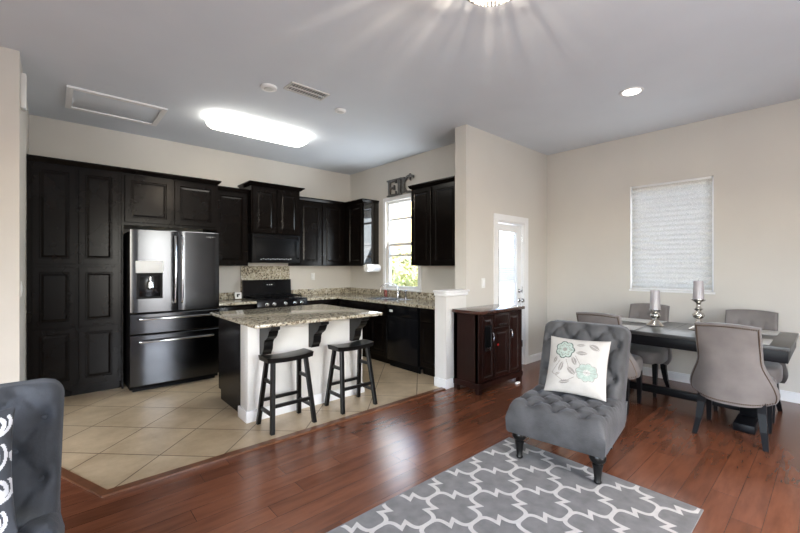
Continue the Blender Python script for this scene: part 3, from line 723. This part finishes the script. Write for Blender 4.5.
for i in range(-9, 5):
    for j in range(-5, 5):
        cx = 2.30+hx*i; cy = 1.28+2*hy*j+(hy if i % 2 else 0)
        for s in (-1, 1):
            # two of the four edges per cell cover the plane
            ribbon(rb, line_pts(cx, cy, s, 1), hw, 0, .0098+.0002*(2*(i % 2)+(s > 0)))
m_ = .012
for f in rb.faces: f.material_index = 1
rb.normal_update()
bmesh.ops.reverse_faces(rb, faces=[f for f in rb.faces if f.normal.z < 0])
for (co, no) in (((RX0+m_, 0, 0), (-1, 0, 0)), ((RX1-m_, 0, 0), (1, 0, 0)), ((0, RY0+m_, 0), (0, -1, 0)), ((0, RY1-m_, 0), (0, 1, 0))):
    bmesh.ops.bisect_plane(rb, geom=rb.verts[:]+rb.edges[:]+rb.faces[:], plane_co=co, plane_no=no, clear_outer=True)
tmp = bpy.data.meshes.new('tmp'); rb.to_mesh(tmp); rb.free()
b.from_mesh(tmp)
me = bpy.data.meshes.new('area_rug'); b.to_mesh(me); b.free(); me.materials.append(M['rug']); me.materials.append(M['rugwhite'])
rug = bpy.data.objects.new('area_rug', me); C.objects.link(rug); tag(rug, 'grey rug with white moroccan trellis pattern on the wood floor', 'rug')

# ------------------------------------------------------------------ tufted chairs
def tuft(u, v, su, sv, depth=.03, sig=.028, crease=.010):
    """dimple depth at metric position u,v on a diamond lattice with half spacings su,sv"""
    best = 0; i0, j0 = round(u/su), round(v/sv)
    for i in range(i0-1, i0+2):
        for j in range(j0-1, j0+2):
            if (i+j) % 2: continue
            r2 = (u-i*su)**2+(v-j*sv)**2; best = max(best, depth*math.exp(-r2/sig**2))
    a = (u/su+v/sv)/2; c = (u/su-v/sv)/2
    for q in (a, c):
        fr_ = abs(q-round(q))*2*su*sv/math.hypot(su, sv)
        best = max(best, crease*math.exp(-(fr_/.012)**2))
    return best
def buttons(par, vel, fn, su, sv, umax, v0, v1, du=0, dv=0):
    n = 0
    for i in range(-8, 9):
        for j in range(-8, 9):
            if (i+j) % 2: continue
            u, v = i*su+du, j*sv+dv
            if abs(u) < umax and v0 < v < v1:
                p, nrm = fn(u, v); mtx = nrm.to_track_quat('Z', 'Y').to_matrix()
                b = B(); lathe(b, [(.011, -.003), (.012, .002), (.008, .006), (.002, .008)], 10, p, mtx); obj('button', b, vel, par, smooth=60)
def slipper_chair(label, velvet, loc, rz, legz):
    t = thing('slipper_chair', label, 'armchair', loc, rz)
    Wd = .315
    # seat: closed rounded cushion with tufted top
    b = B(); nx, ny = 60, 56; y0, y1 = -.40, .20
    def edge(q, r=.05):   # rounded falloff 0..1
        q = max(0, min(1, q)); return math.sqrt(1-(1-q)**2)
    def top(u, y):
        e = edge((Wd-abs(u))/.05)*edge((y-y0)/.06)
        fade = min(1, (Wd-abs(u))/.05)*min(1, max(0, (y-y0)/.05))
        return .335+.095*e - fade*tuft(u, y+.12, .085, .11, .042, .034, .018) 
    G = []
    for i in range(nx+1):
        u = -Wd+2*Wd*i/nx; G.append([b.verts.new((u, y0+(y1-y0)*k/ny, top(u, y0+(y1-y0)*k/ny))) for k in range(ny+1)])
    for i in range(nx):
        for k in range(ny): b.faces.new((G[i][k], G[i+1][k], G[i+1][k+1], G[i][k+1]))
    rim = [G[i][0] for i in range(nx+1)] + [G[nx][k] for k in range(1, ny+1)] + [G[i][ny] for i in range(nx-1, -1, -1)] + [G[0][k] for k in range(ny-1, 0, -1)]
    prev = rim
    for (z, g) in ((.31, .006), (.27, .004), (.22, .0), (.205, -.008)):
        cur = [b.verts.new((v.co.x + g*(1 if v.co.x > 0 else -1)*(abs(v.co.x) > Wd-.001), v.co.y - g*(v.co.y < y0+.001), z)) for v in rim]
        for k in range(len(rim)): b.faces.new((prev[k], prev[(k+1) % len(rim)], cur[(k+1) % len(rim)], cur[k]))
        prev = cur
    b.faces.new(prev)
    seat = obj('seat', b, velvet, t, smooth=60)
    buttons(seat, velvet, lambda u, v: (Vector((u, v-.12, top(u, v-.12)+.002)), Vector((0, 0, 1))), .085, .11, .27, -.22, .26)
    # back: leans, slightly rolled top
    nz = 56; H = .575
    BW = .300
    def wid(s):
        q = max(0, s-(H-.07)); return BW-.07+math.sqrt(max(0, .07**2-q*q)) if q else BW
    def back(u, s):  # s 0..H along the height; returns front surface point and outward normal
        k = s/H
        yy = .165 + .19*k + .05*k*k; zz = .365+.545*k
        side = edge((Wd-abs(u))/.05); topf = edge((H-s)/.06)
        bul = .075*side*topf
        fade = min(1, (Wd-abs(u))/.05)*min(1, max(0, (H-s)/.05))
        dpt = fade*tuft(u, s-.06, .085, .12, .048, .036, .02)
        wgl = .012*math.sin(PI*k)  # waist
        nrm = Vector((0, -.93, .37))
        return Vector((u*wid(s)/Wd*(1+.06*k), yy, zz-.004*(u/Wd)**2)) + nrm*(bul-dpt), nrm
    b = B(); F, K = [], []
    for i in range(nx+1):
        u = -Wd+2*Wd*i/nx
        F.append([b.verts.new(back(u, H*k/nz)[0]) for k in range(nz+1)])
    def bk(u, s):
        k = s/H; return Vector((u*wid(s)/Wd*(1+.06*k), .165+.19*k+.05*k*k+.085-.03*k, .365+.545*k-.11*(1-k)))
    for i in range(nx+1):
        u = -Wd+2*Wd*i/nx; K.append([b.verts.new(bk(u, H*k/nz)) for k in range(nz+1)])
    for i in range(nx):
        for k in range(nz):
            b.faces.new((F[i][k], F[i+1][k], F[i+1][k+1], F[i][k+1])); b.faces.new((K[i][k], K[i][k+1], K[i+1][k+1], K[i+1][k]))
        b.faces.new((F[i][0], K[i][0], K[i+1][0], F[i+1][0])); b.faces.new((F[i][nz], F[i+1][nz], K[i+1][nz], K[i][nz]))
    for k in range(nz):
        for i in (0, nx): b.faces.new((F[i][k], F[i][k+1], K[i][k+1], K[i][k]))
    bo = obj('backrest', b, velvet, t, smooth=60)
    buttons(bo, velvet, lambda u, v: (back(u, v+.06)[0]+Vector((0, -.002, .001)), back(u, v+.06)[1]), .085, .12, .27, .0, .47)
    # seat frame between rear legs
    b = B(); prism(b, [(.18, .205), (.30, .225), (.345, .36), (.20, .36)], lambda u, v, d: (d, u, v), -.305, .305); obj('rear_rail', b, velvet, t, smooth=40)
    for sx in (-1, 1):
        b = B(); lathe(b, [(.019, .0), (.024, .006), (.024, .014), (.019, .022), (.028, .095), (.033, .118), (.024, .126), (.042, .138), (.050, .155), (.050, .175), (.042, .19), (.034, .196), (.042, .204), (.042, .222)], 20, (sx*.255, -.315, legz)); obj('leg', b, 'stool', t, smooth=40)
        b = B(); a = [(sx*.19, .20, .25), (sx*.195, .235, .13), (sx*.2, .275, .003)]
        w = [.026, .022, .016]
        for q in range(2):
            p0, p1 = Vector(a[q+1]), Vector(a[q]); w0, w1 = w[q+1], w[q]
            hexa(b, [p0+Vector(d)*w0 for d in ((-1, -1, 0), (1, -1, 0), (1, 1, 0), (-1, 1, 0))], [p1+Vector(d)*w1 for d in ((-1, -1, 0), (1, -1, 0), (1, 1, 0), (-1, 1, 0))])
        obj('leg', b, 'stool', t, smooth=0)
    return t
slipper_chair('grey velvet tufted slipper chair with turned legs on the rug edge', 'velvet', (2.83, 1.29, 0), math.radians(-82), .0105)
slipper_chair('charcoal velvet tufted chair at the lower left corner of the photo', 'velvet_dark', (-.285, 1.94, 0), math.radians(-2), .002).scale = (.99, 1, .95)

# pillows
def pillow(name, label, loc, rot, half, thick, pat, mats):
    n = 150; b = B(); F, K = [], []
    for i in range(n+1):
        rowF, rowK = [], []
        for k in range(n+1):
            u, v = -1+2*i/n, -1+2*k/n
            e = ((1-abs(u)**2.6)*(1-abs(v)**2.6)); h = thick*max(0, e)**.55
            pin = 1-.06*(1-abs(v)**2)*abs(u)**3; pin2 = 1-.06*(1-abs(u)**2)*abs(v)**3
            x, y = u*half*pin, v*half*pin2
            wr = .003*math.sin(6*u+4*v)*math.cos(5*v-3*u)*min(1, e*3)
            rowF.append(b.verts.new((x, y, h+wr))); rowK.append(rowF[-1] if i in (0, n) or k in (0, n) else b.verts.new((x, y, -h)))
        F.append(rowF); K.append(rowK)
    for i in range(n):
        for k in range(n):
            f = b.faces.new((F[i][k], F[i+1][k], F[i+1][k+1], F[i][k+1])); f.material_index = pat(-1+2*(i+.5)/n, -1+2*(k+.5)/n)
            q = (K[i][k], K[i][k+1], K[i+1][k+1], K[i+1][k])
            try: b.faces.new(q)
            except ValueError: pass
    o = obj(name, b, mats, smooth=80); o.location = loc; o.rotation_euler = rot
    return tag(o, label, 'pillow')
def seg_d(p, a, c):
    ax, ay = a; cx, cy = c; dx, dy = cx-ax, cy-ay; t = max(0, min(1, ((p[0]-ax)*dx+(p[1]-ay)*dy)/(dx*dx+dy*dy)))
    return math.hypot(p[0]-ax-t*dx, p[1]-ay-t*dy), t
def floral(u, v):
    # large scalloped flower
    x, y = u+.38, v-.50; r = math.hypot(x, y); a = math.atan2(y, x); R = .33*(.86+.16*abs(math.cos(3.5*a)))
    if r < R:
        if r > R-.035: return 2
        if r < .07: return 3
        if abs(math.sin(7*a))*r < .014 and r > .12: return 2
        if abs(r-.19-.03*math.cos(7*a)) < .012: return 3
        return 1
    # fan flower
    x, y = u-.40, v+.22; r = math.hypot(x*1.0, y*1.15); a = math.atan2(y, x); R = .36*(.85+.16*abs(math.cos(4*a+.6)))
    if r < R:
        if abs(math.sin(6*a))*r < .016: return 3
        if r > R-.02: return 3
        return 1 if int((r*9)) % 3 else 0
    for (cx, cy, an, L, w) in ((.12, .72, .1, .17, .05), (.55, .68, -.5, .20, .10), (.18, .42, .0, .2, .07), (-.03, .12, -1.1, .17, .075), (-.1, -.22, -.7, .19, .085), (-.45, -.12, 1.3, .2, .07), (-.30, -.62, .25, .2, .06), (-.68, .1, 1.2, .14, .06), (-.55, -.38, .5, .12, .04)):
        x, y = u-cx, v-cy; xx = x*math.cos(an)+y*math.sin(an); yy = -x*math.sin(an)+y*math.cos(an)
        if abs(xx) < L and abs(yy) < w*(1-(xx/L)**2): return 0 if abs(yy) < .008 else 3
    for a, c in (((-.3, .15), (-.12, -.3)), ((-.12, -.3), (.1, -.25)), ((.0, .3), (.25, -.1)), ((-.5, .1), (-.75, -.35)), ((-.75, -.35), (-.3, -.62)), ((-.3, -.62), (.02, -.42))):
        if seg_d((u, v), a, c)[0] < .010: return 3
    return 0
# slipper chair pillow: leans against the back
R1 = Matrix.Rotation(math.radians(-82), 4, 'Z')
pm = Matrix.Translation((2.83, 1.29, 0)) @ R1 @ Matrix.Translation((.020, .078, .626)) @ Matrix.Rotation(math.radians(65), 4, 'X') @ Matrix.Rotation(math.radians(1), 4, 'Z')
p = pillow('throw_pillow', 'cream throw pillow with aqua flower print on the grey tufted chair', (0, 0, 0), (0, 0, 0), .215, .06, floral, ['cream', 'aqua', 'inkgreen', 'taupeprint'])
p.matrix_world = pm
def damask(u, v):
    for (cx, cy, r0) in ((.74, .74, .22), (.62, .22, .30), (.78, -.28, .22), (.66, -.76, .22), (.30, .62, .2), (.25, -.35, .3), (-.3, -.4, .34), (.2, -.85, .16), (-.5, .5, .3)):
        x, y = u-cx, v-cy; r = math.hypot(x, y); a = (math.atan2(y, x)+PI)/(2*PI)
        s = r0*(1.02-.8*a)
        if abs(r-s) < .032 and r < r0+.05: return 1
        if abs(r-r0) < .024 and .15 < a < .6: return 1
    return 1 if math.sin(7*u+2*v)*math.cos(6*v-u) > .72 else 0
pm = Matrix.Translation((-.275, 1.94, 0)) @ Matrix.Translation((-.035, .03, .640)) @ Matrix.Rotation(math.radians(65), 4, 'X') @ Matrix.Rotation(math.radians(2), 4, 'Z')
p = pillow('throw_pillow', 'charcoal throw pillow with white damask scrolls cut by the left edge', (0, 0, 0), (0, 0, 0), .215, .055, damask, ['velvet_dark', 'white_fabric'])
p.matrix_world = pm

# ------------------------------------------------------------------ dining set
tb = thing('dining_table', 'dark dining table with black apron and trestle base by the right wall', 'table', (4.60, 1.05, 0))
b = B(); box(b, -.48, .48, -.83, .83, .728, .76, bev=.004); obj('tabletop', b, 'tabletop', tb)
b = B()
for y in (-.42, 0, .42): box(b, -.47, .47, y-.003, y+.003, .7595, .7605)
obj('inlay', b, 'tableblack', tb, smooth=0)
b = B(); box(b, -.465, .465, -.815, .815, .635, .728, bev=.002); obj('apron', b, 'tableblack', tb)
for sy in (-1, 1):
    b = B(); box(b, -.09, .09, sy*.55-.06, sy*.55+.06, .07, .635, bev=.005); obj('pedestal', b, 'tableblack', tb)
    b = B(); box(b, -.36, .36, sy*.55-.07, sy*.55+.07, .002, .07, bev=.006); obj('foot', b, 'tableblack', tb)
b = B(); box(b, -.03, .03, -.55, .55, .08, .15, bev=.003); obj('stretcher', b, 'tableblack', tb)

def dining_chair(label, loc, rz, grp):
    t = thing('dining_chair', label, 'chair', loc, rz, grp)
    nx, nz = 36, 30
    def shell(u, k, off=0):
        z = .318+.602*k
        # outline half width
        if k > .55: w = .195+.008*(1-k)
        else: q = (.55-k)/.55; w = .198+.082*(math.sin(min(1, q*1.15)*PI/2)**1.6)
        if k < .12: w -= .022*((.12-k)/.12)**2
        zz = z + .015*(1-u*u)*(k > .5)*(k-.5)*2 - .03*(1-abs(u)**2.5)*(1-k)
        y = .225+.10*k+.035*k*k - (.02+.16*(1-k)**1.5)*abs(u)**3
        return Vector((u*w, y+off, zz))
    # backrest
    b = B(); Fr, Bk = [], []
    for i in range(nx+1):
        u = -1+2*i/nx; Fr.append([]); Bk.append([])
        for k in range(nz+1):
            kk = k/nz; d = 0
            if kk > .45:
                for cu, ck in ((-.5, .80), (0, .80), (.5, .80), (-.25, .62), (.25, .62)):
                    d += .022*math.exp(-(((u-cu)*.2)**2+((kk-ck)*.58)**2)/.022**2)
            ed = min(1, (1-abs(u))/.12, (1-kk)/.06+.0)
            Fr[-1].append(b.verts.new(shell(u, kk, -.028-.022*math.sqrt(max(0, ed))+d)))
            Bk[-1].append(b.verts.new(shell(u, kk, .02)))
    for i in range(nx):
        for k in range(nz):
            b.faces.new((Fr[i][k], Fr[i+1][k], Fr[i+1][k+1], Fr[i][k+1])); b.faces.new((Bk[i][k], Bk[i][k+1], Bk[i+1][k+1], Bk[i+1][k]))
        b.faces.new((Fr[i][0], Bk[i][0], Bk[i+1][0], Fr[i+1][0])); b.faces.new((Fr[i][nz], Fr[i+1][nz], Bk[i+1][nz], Bk[i][nz]))
    for k in range(nz):
        for i in (0, nx): b.faces.new((Fr[i][k], Fr[i][k+1], Bk[i][k+1], Bk[i][k]))
    bo = obj('backrest', b, 'taupe', t, smooth=50)
    # nailhead trim: small domes along the border of the rear face
    b = B(); ring = []
    for k in range(0, nz*2+1): ring.append((-.93, k/(nz*2)))
    N = 34
    path = [shell(-.94, k/60, .021) for k in range(2, 59)] + [shell(u, .965, .021) for u in [-.94+1.88*i/30 for i in range(1, 30)]] + [shell(.94, k/60, .021) for k in range(58, 1, -1)] + [shell(u, .035, .021) for u in [.94-1.88*i/40 for i in range(1, 40)]]
    acc = 0; last = path[0]
    for q in path + [path[0]]:
        seg = (q-last).length; n_ = max(1, int(seg/.0125))
        for z in range(n_):
            pp = last.lerp(q, z/n_)
            lathe(b, [(.0058, -.002), (.0058, .001), (.002, .004)], 6, pp, Matrix.Rotation(-PI/2, 3, 'X'))
        last = q
    obj('nailhead_trim', b, 'nail', bo, smooth=0)
    # seat with curved skirt
    b = B(); prof = [(.95, .345), (1.0, .36), (1.0, .44), (.985, .462), (.93, .476), (.70, .484), (.3, .488)]
    ns = 40; rings = []
    for s_, z in prof:
        ring = []
        for q in range(ns):
            a = 2*PI*q/ns; ca, sa = math.cos(a), math.sin(a)
            x = .245*abs(ca)**.55*(1 if ca > 0 else -1); y = .235*abs(sa)**.55*(1 if sa > 0 else -1)
            if y < 0: x *= 1.02
            ring.append(b.verts.new((x*s_, y*s_-.01, z)))
        rings.append(ring)
    for r0, r1 in zip(rings, rings[1:]):
        for q in range(ns): b.faces.new((r0[q], r0[(q+1) % ns], r1[(q+1) % ns], r1[q]))
    b.faces.new(rings[0][::-1]); b.faces.new(rings[-1])
    obj('seat', b, 'taupe', t, smooth=60)
    for sx in (-1, 1):
        b = B(); w0, w1 = .015, .024
        hexa(b, [(sx*.195+dx*w0, -.19+dy*w0, .002) for dx, dy in ((-1, -1), (1, -1), (1, 1), (-1, 1))], [(sx*.195+dx*w1, -.185+dy*w1, .36) for dx, dy in ((-1, -1), (1, -1), (1, 1), (-1, 1))])
        obj('leg', b, 'tableblack', t, smooth=0)
        b = B(); P = [(sx*.18, .15, .37, .027), (sx*.186, .155, .25, .025), (sx*.198, .185, .12, .021), (sx*.215, .245, .002, .016)]
        for q in range(3):
            x0, y0, z0, a0 = P[q+1]; x1, y1, z1, a1 = P[q]
            hexa(b, [(x0+dx*a0, y0+dy*a0, z0) for dx, dy in ((-1, -1), (1, -1), (1, 1), (-1, 1))], [(x1+dx*a1, y1+dy*a1, z1) for dx, dy in ((-1, -1), (1, -1), (1, 1), (-1, 1))])
        obj('leg', b, 'tableblack', t, smooth=0)
    return t
G_ = 'velvet chairs around the dining table'
c0 = dining_chair('taupe velvet dining chair with nailhead trim, its whole back turned to the camera', (4.19, .555, 0), math.radians(90), G_)
for loc, rz, lb in (((4.19, 1.50, 0), 90, 'taupe velvet dining chair mostly hidden behind the grey tufted slipper chair'),
                    ((4.89, 1.45, 0), -90, 'taupe velvet dining chair facing the camera behind the shorter candlestick'),
                    ((4.89, .56, 0), -90, 'taupe velvet dining chair on the wall side at the right end of the table')):
    c = dup(c0); c.location = loc; c.rotation_euler = (0, 0, math.radians(rz)); c['label'] = lb

def candlestick(loc, prof, ch, cr, label, clabel):
    t = thing('candlestick', label, 'candlestick', (loc[0], loc[1], .7615))
    b = B(); lathe(b, prof, 28); obj('holder', b, 'silver', t, smooth=50)
    H = prof[-1][1]
    b = B(); lathe(b, [(cr*1.0, 0), (cr*.98, .006), (cr*.93, ch*.5), (cr*.86, ch-.004), (cr*.80, ch)], 24, (loc[0], loc[1], .7615+H+.0005)); 
    cd = obj('candle', b, 'candle', smooth=40)
    tag(cd, clabel, 'candle', 'lilac grey pillar candles')
    b = B(); tube(b, [(loc[0], loc[1], .7615+H+ch-.001), (loc[0]+.002, loc[1], .7615+H+ch+.01)], .0015, 6); obj('wick', b, 'blackmat', cd)
candlestick((4.61, 1.23), [(.078, 0), (.080, .006), (.070, .014), (.050, .035), (.035, .055), (.022, .065), (.020, .075), (.040, .088), (.047, .108), (.040, .128), (.018, .138), (.018, .145), (.045, .152), (.052, .160), (.052, .170)], .195, .048,
            'short silver baluster candlestick on the table in front of the window', 'grey candle on the shorter silver candlestick')
candlestick((4.63, .875), [(.078, 0), (.080, .006), (.070, .014), (.045, .03), (.022, .045), (.018, .06), (.030, .075), (.020, .09), (.016, .105), (.042, .120), (.050, .140), (.042, .160), (.020, .172), (.018, .182), (.034, .195), (.036, .205), (.020, .218), (.016, .24), (.022, .262), (.044, .275), (.055, .285), (.055, .297)], .175, .046,
            'tall silver baluster candlestick behind the front dining chair', 'grey candle on the taller silver candlestick')
for (x, y, lb) in ((4.90, 1.45, 'light grey placemat on the table before the far chair behind the short candlestick'), (4.90, .56, 'light grey placemat at the right end of the table, wall side'),
                   (4.29, 1.50, 'light grey placemat before the dining chair behind the slipper chair'), (4.29, .56, 'light grey placemat before the front dining chair')):
    b = B(); box(b, x-.15, x+.15, y-.22, y+.22, .7612, .7665, bev=.0015); tag(obj('placemat', b, 'placemat'), lb, 'placemat', 'placemats on the dining table')

# ------------------------------------------------------------------ ceiling fixtures
kl = thing('ceiling_light', 'long glowing fluorescent ceiling light with rounded ends over the kitchen', 'ceiling light', (1.875, 4.61, 3.049))
def rrect(w, h, r, n=6):
    P = []
    for (cx, cy, a0) in ((w/2-r, h/2-r, 0), (-w/2+r, h/2-r, PI/2), (-w/2+r, -h/2+r, PI), (w/2-r, -h/2+r, 3*PI/2)):
        for i in range(n+1): a = a0+PI/2*i/n; P.append((cx+r*math.cos(a), cy+r*math.sin(a)))
    return P
b = B(); prism(b, rrect(1.15, .34, .10), lambda u, v, d: (u, v, d), -.02, 0); obj('base', b, 'trim', kl, smooth=40)
b = B(); rings = [[b.verts.new((x, y, z)) for x, y in rrect(1.19*s-.0, .37*s2, .12*s2)] for (s, s2, z) in ((1, 1, -.02), (1, 1, -.05), (.985, .95, -.08), (.95, .82, -.10), (.88, .55, -.108))]
for r0, r1 in zip(rings, rings[1:]):
    for k in range(len(r0)): b.faces.new((r0[k], r0[(k+1) % len(r0)], r1[(k+1) % len(r0)], r1[k]))
b.faces.new(rings[-1]); b.faces.new(rings[0]); obj('diffuser', b, 'diffuser', kl, smooth=60)

rl = thing('recessed_light', 'lit round recessed ceiling light above the dining table', 'ceiling light', (4.14, 1.30, 3.0495))
b = B(); lathe(b, [(.075, -.001), (.078, -.008), (.100, -.005), (.102, 0)], 32); obj('trim_ring', b, 'trim', rl)
b = B(); lathe(b, [(.074, -.0095), (.03, -.0115)], 28); obj('lamp', b, 'canlight', rl)
lp = bpy.data.lights.new('recessed_lamp_light', 'SPOT'); lp.energy = 12; lp.spot_size = 2.4; lp.spot_blend = 1; lp.shadow_soft_size = .06; lp.color = (1, .9, .78)
lo = bpy.data.objects.new('recessed_lamp_light', lp); C.objects.link(lo); lo.location = (4.14, 1.30, 3.0)

def disc(name, label, loc, r, cat, group=None):
    t = thing(name, label, cat, (*loc, 3.0495), 0, group)
    b = B(); lathe(b, [(r*.8, -.022), (r*.95, -.018), (r, -.006), (r, 0)], 28); obj('housing', b, 'trim', t, smooth=50)
    b = B(); lathe(b, [(r*.45, -.027), (r*.6, -.0225)], 24); obj('grille', b, 'frost', t, smooth=0)
disc('smoke_detector', 'white round smoke detector left of the ceiling vent', (1.51, 3.53), .075, 'detector')
disc('ceiling_speaker', 'smaller white round detector right of the ceiling vent', (2.31, 3.54), .06, 'detector')
vt = thing('ceiling_vent', 'rectangular white air vent with slats in the kitchen ceiling', 'vent', (1.82, 3.37, 3.0495))
b = B(); frame_rect(b, -.20, .20, -.09, .09, .018, lambda u, v, d: (u, v, d), -.01, 0); obj('frame', b, 'frost', vt, smooth=0)
bxo('backing', 'ventdark', vt, -.182, .182, -.072, .072, -.002, 0)
for i in range(13):
    x = -.168+i*.028
    b = B(); hexa(b, [(x-.008, -.07, -.010), (x-.006, -.07, -.010), (x-.006, .07, -.010), (x-.008, .07, -.010)], [(x+.007, -.07, -.002), (x+.009, -.07, -.002), (x+.009, .07, -.002), (x+.007, .07, -.002)]); obj('slat', b, 'frost', vt, smooth=0)
b = B(); box(b, -.182, .182, -.004, .004, -.0105, -.002); obj('bar', b, 'frost', vt, smooth=0)
ah = thing('attic_hatch', 'white framed attic access hatch in the ceiling above the pantry', 'hatch', (.51, 5.05, 3.0495))
b = B(); frame_rect(b, -.41, .41, -.32, .32, .05, lambda u, v, d: (u, v, d), -.018, 0); obj('frame', b, 'trim', ah, smooth=0)
bxo('panel', 'ceil', ah, -.36, .36, -.27, .27, -.006, 0, bev=.002)

# crystal flush lamp
cl = thing('crystal_ceiling_lamp', 'crystal beaded ceiling lamp glowing at the top edge of the photo', 'ceiling light', (1.70, 1.17, 3.0495))
b = B(); lathe(b, [(.075, -.02), (.085, -.012), (.085, 0)], 32); obj('canopy', b, 'chrome', cl)
b = B(); rnd = random.Random(5)
for zz, rr in ((-.225, .165), (-.12, .175)):
    tube(b, [(rr*math.cos(2*PI*k/48), rr*math.sin(2*PI*k/48), zz) for k in range(49)], .004, 6, caps=False)
for k in range(4): a = 2*PI*k/4+.4; tube(b, [(.07*math.cos(a), .07*math.sin(a), -.012), (.17*math.cos(a), .17*math.sin(a), -.12), (.165*math.cos(a), .165*math.sin(a), -.225)], .003, 6)
obj('frame', b, 'chrome', cl)
b = B()
def bead(p, r):
    q = bmesh.ops.create_icosphere(b, subdivisions=1, radius=r)
    for v in q['verts']: v.co += Vector(p)
nb = 46
for k in range(nb):
    a = 2*PI*k/nb + rnd.random()*.05
    for j in range(8):
        bead((.168*math.cos(a), .168*math.sin(a), -.105-.0165*j), .0082 if j % 2 else .0065)
for ring in range(9):
    rr = .018*ring+.006; cnt = max(1, int(2*PI*rr/.019))
    for k in range(cnt):
        a = 2*PI*k/cnt + ring; bead((rr*math.cos(a), rr*math.sin(a), -.232-.012*(1-(rr/.165)**2)), .0088)
obj('crystal_beads', b, 'crystal', cl, smooth=0)
b = B()
for k in range(84):
    a = 2*PI*(k + rnd.uniform(-.38, .38))/84; w = rnd.uniform(.001, .0048); r0 = .13
    c_, s_ = math.cos(a), math.sin(a); h0 = rnd.uniform(-.045, -.016)
    p = [Vector((r0*c_-w*s_, r0*s_+w*c_, -.17)), Vector((r0*c_+w*s_, r0*s_-w*c_, -.17)), Vector(((r0+.006)*c_+w*s_, (r0+.006)*s_-w*c_, -.17)), Vector(((r0+.006)*c_-w*s_, (r0+.006)*s_+w*c_, -.17))]
    hexa(b, p, [q+Vector((0, 0, .17+h0)) for q in p])
obj('streak_fins', b, 'crystal', cl, smooth=0)  # opaque fins added around the light to cast streaks on the ceiling
b = B(); lathe(b, [(.008, -.12), (.018, -.105), (.02, -.09), (.012, -.07), (.009, -.03)], 14); obj('bulb', b, mat('lamp_bulb', (.9, .9, .9), .4, emit=(1, .85, .65), estr=8), cl)
lp = bpy.data.lights.new('crystal_lamp_light', 'POINT'); lp.energy = 50; lp.shadow_soft_size = .010; lp.color = (1, .84, .66)
lo = bpy.data.objects.new('crystal_lamp_light', lp); C.objects.link(lo); lo.location = (1.70, 1.17, 3.0495-.165)

# ------------------------------------------------------------------ wall plates and chime
def plate(label, loc, rz, kind):
    t = thing('light_switch' if kind == 's' else 'wall_outlet', label, 'switch' if kind == 's' else 'outlet', loc, rz)
    bxo('cover_plate', 'plastic', t, -.037, .037, -.006, 0, -.06, .06, bev=.002)
    if kind == 's': bxo('rocker', 'trim', t, -.016, .016, -.010, -.005, -.033, .033, bev=.002)
    else:
        for z in (-.022, .022): bxo('socket', 'trim', t, -.015, .015, -.0085, -.005, z-.014, z+.014, bev=.003)
plate('white outlet on the backsplash wall right of the stove', (3.31, 5.929, 1.20), 0, 'o')
plate('white light switch on the wall between half wall and patio door', (3.97, 2.899, 1.165), 0, 's')
plate('white light switch on the narrow wall beside the pantry', (-.189, 4.36, 1.19), PI/2, 's')
ch = thing('door_chime', 'white door chime box high on the narrow left wall', 'chime', (-.19, 4.38, 2.78), PI/2)
bxo('cover', 'plastic', ch, -.05, .05, -.035, -.001, -.14, .14, bev=.006)
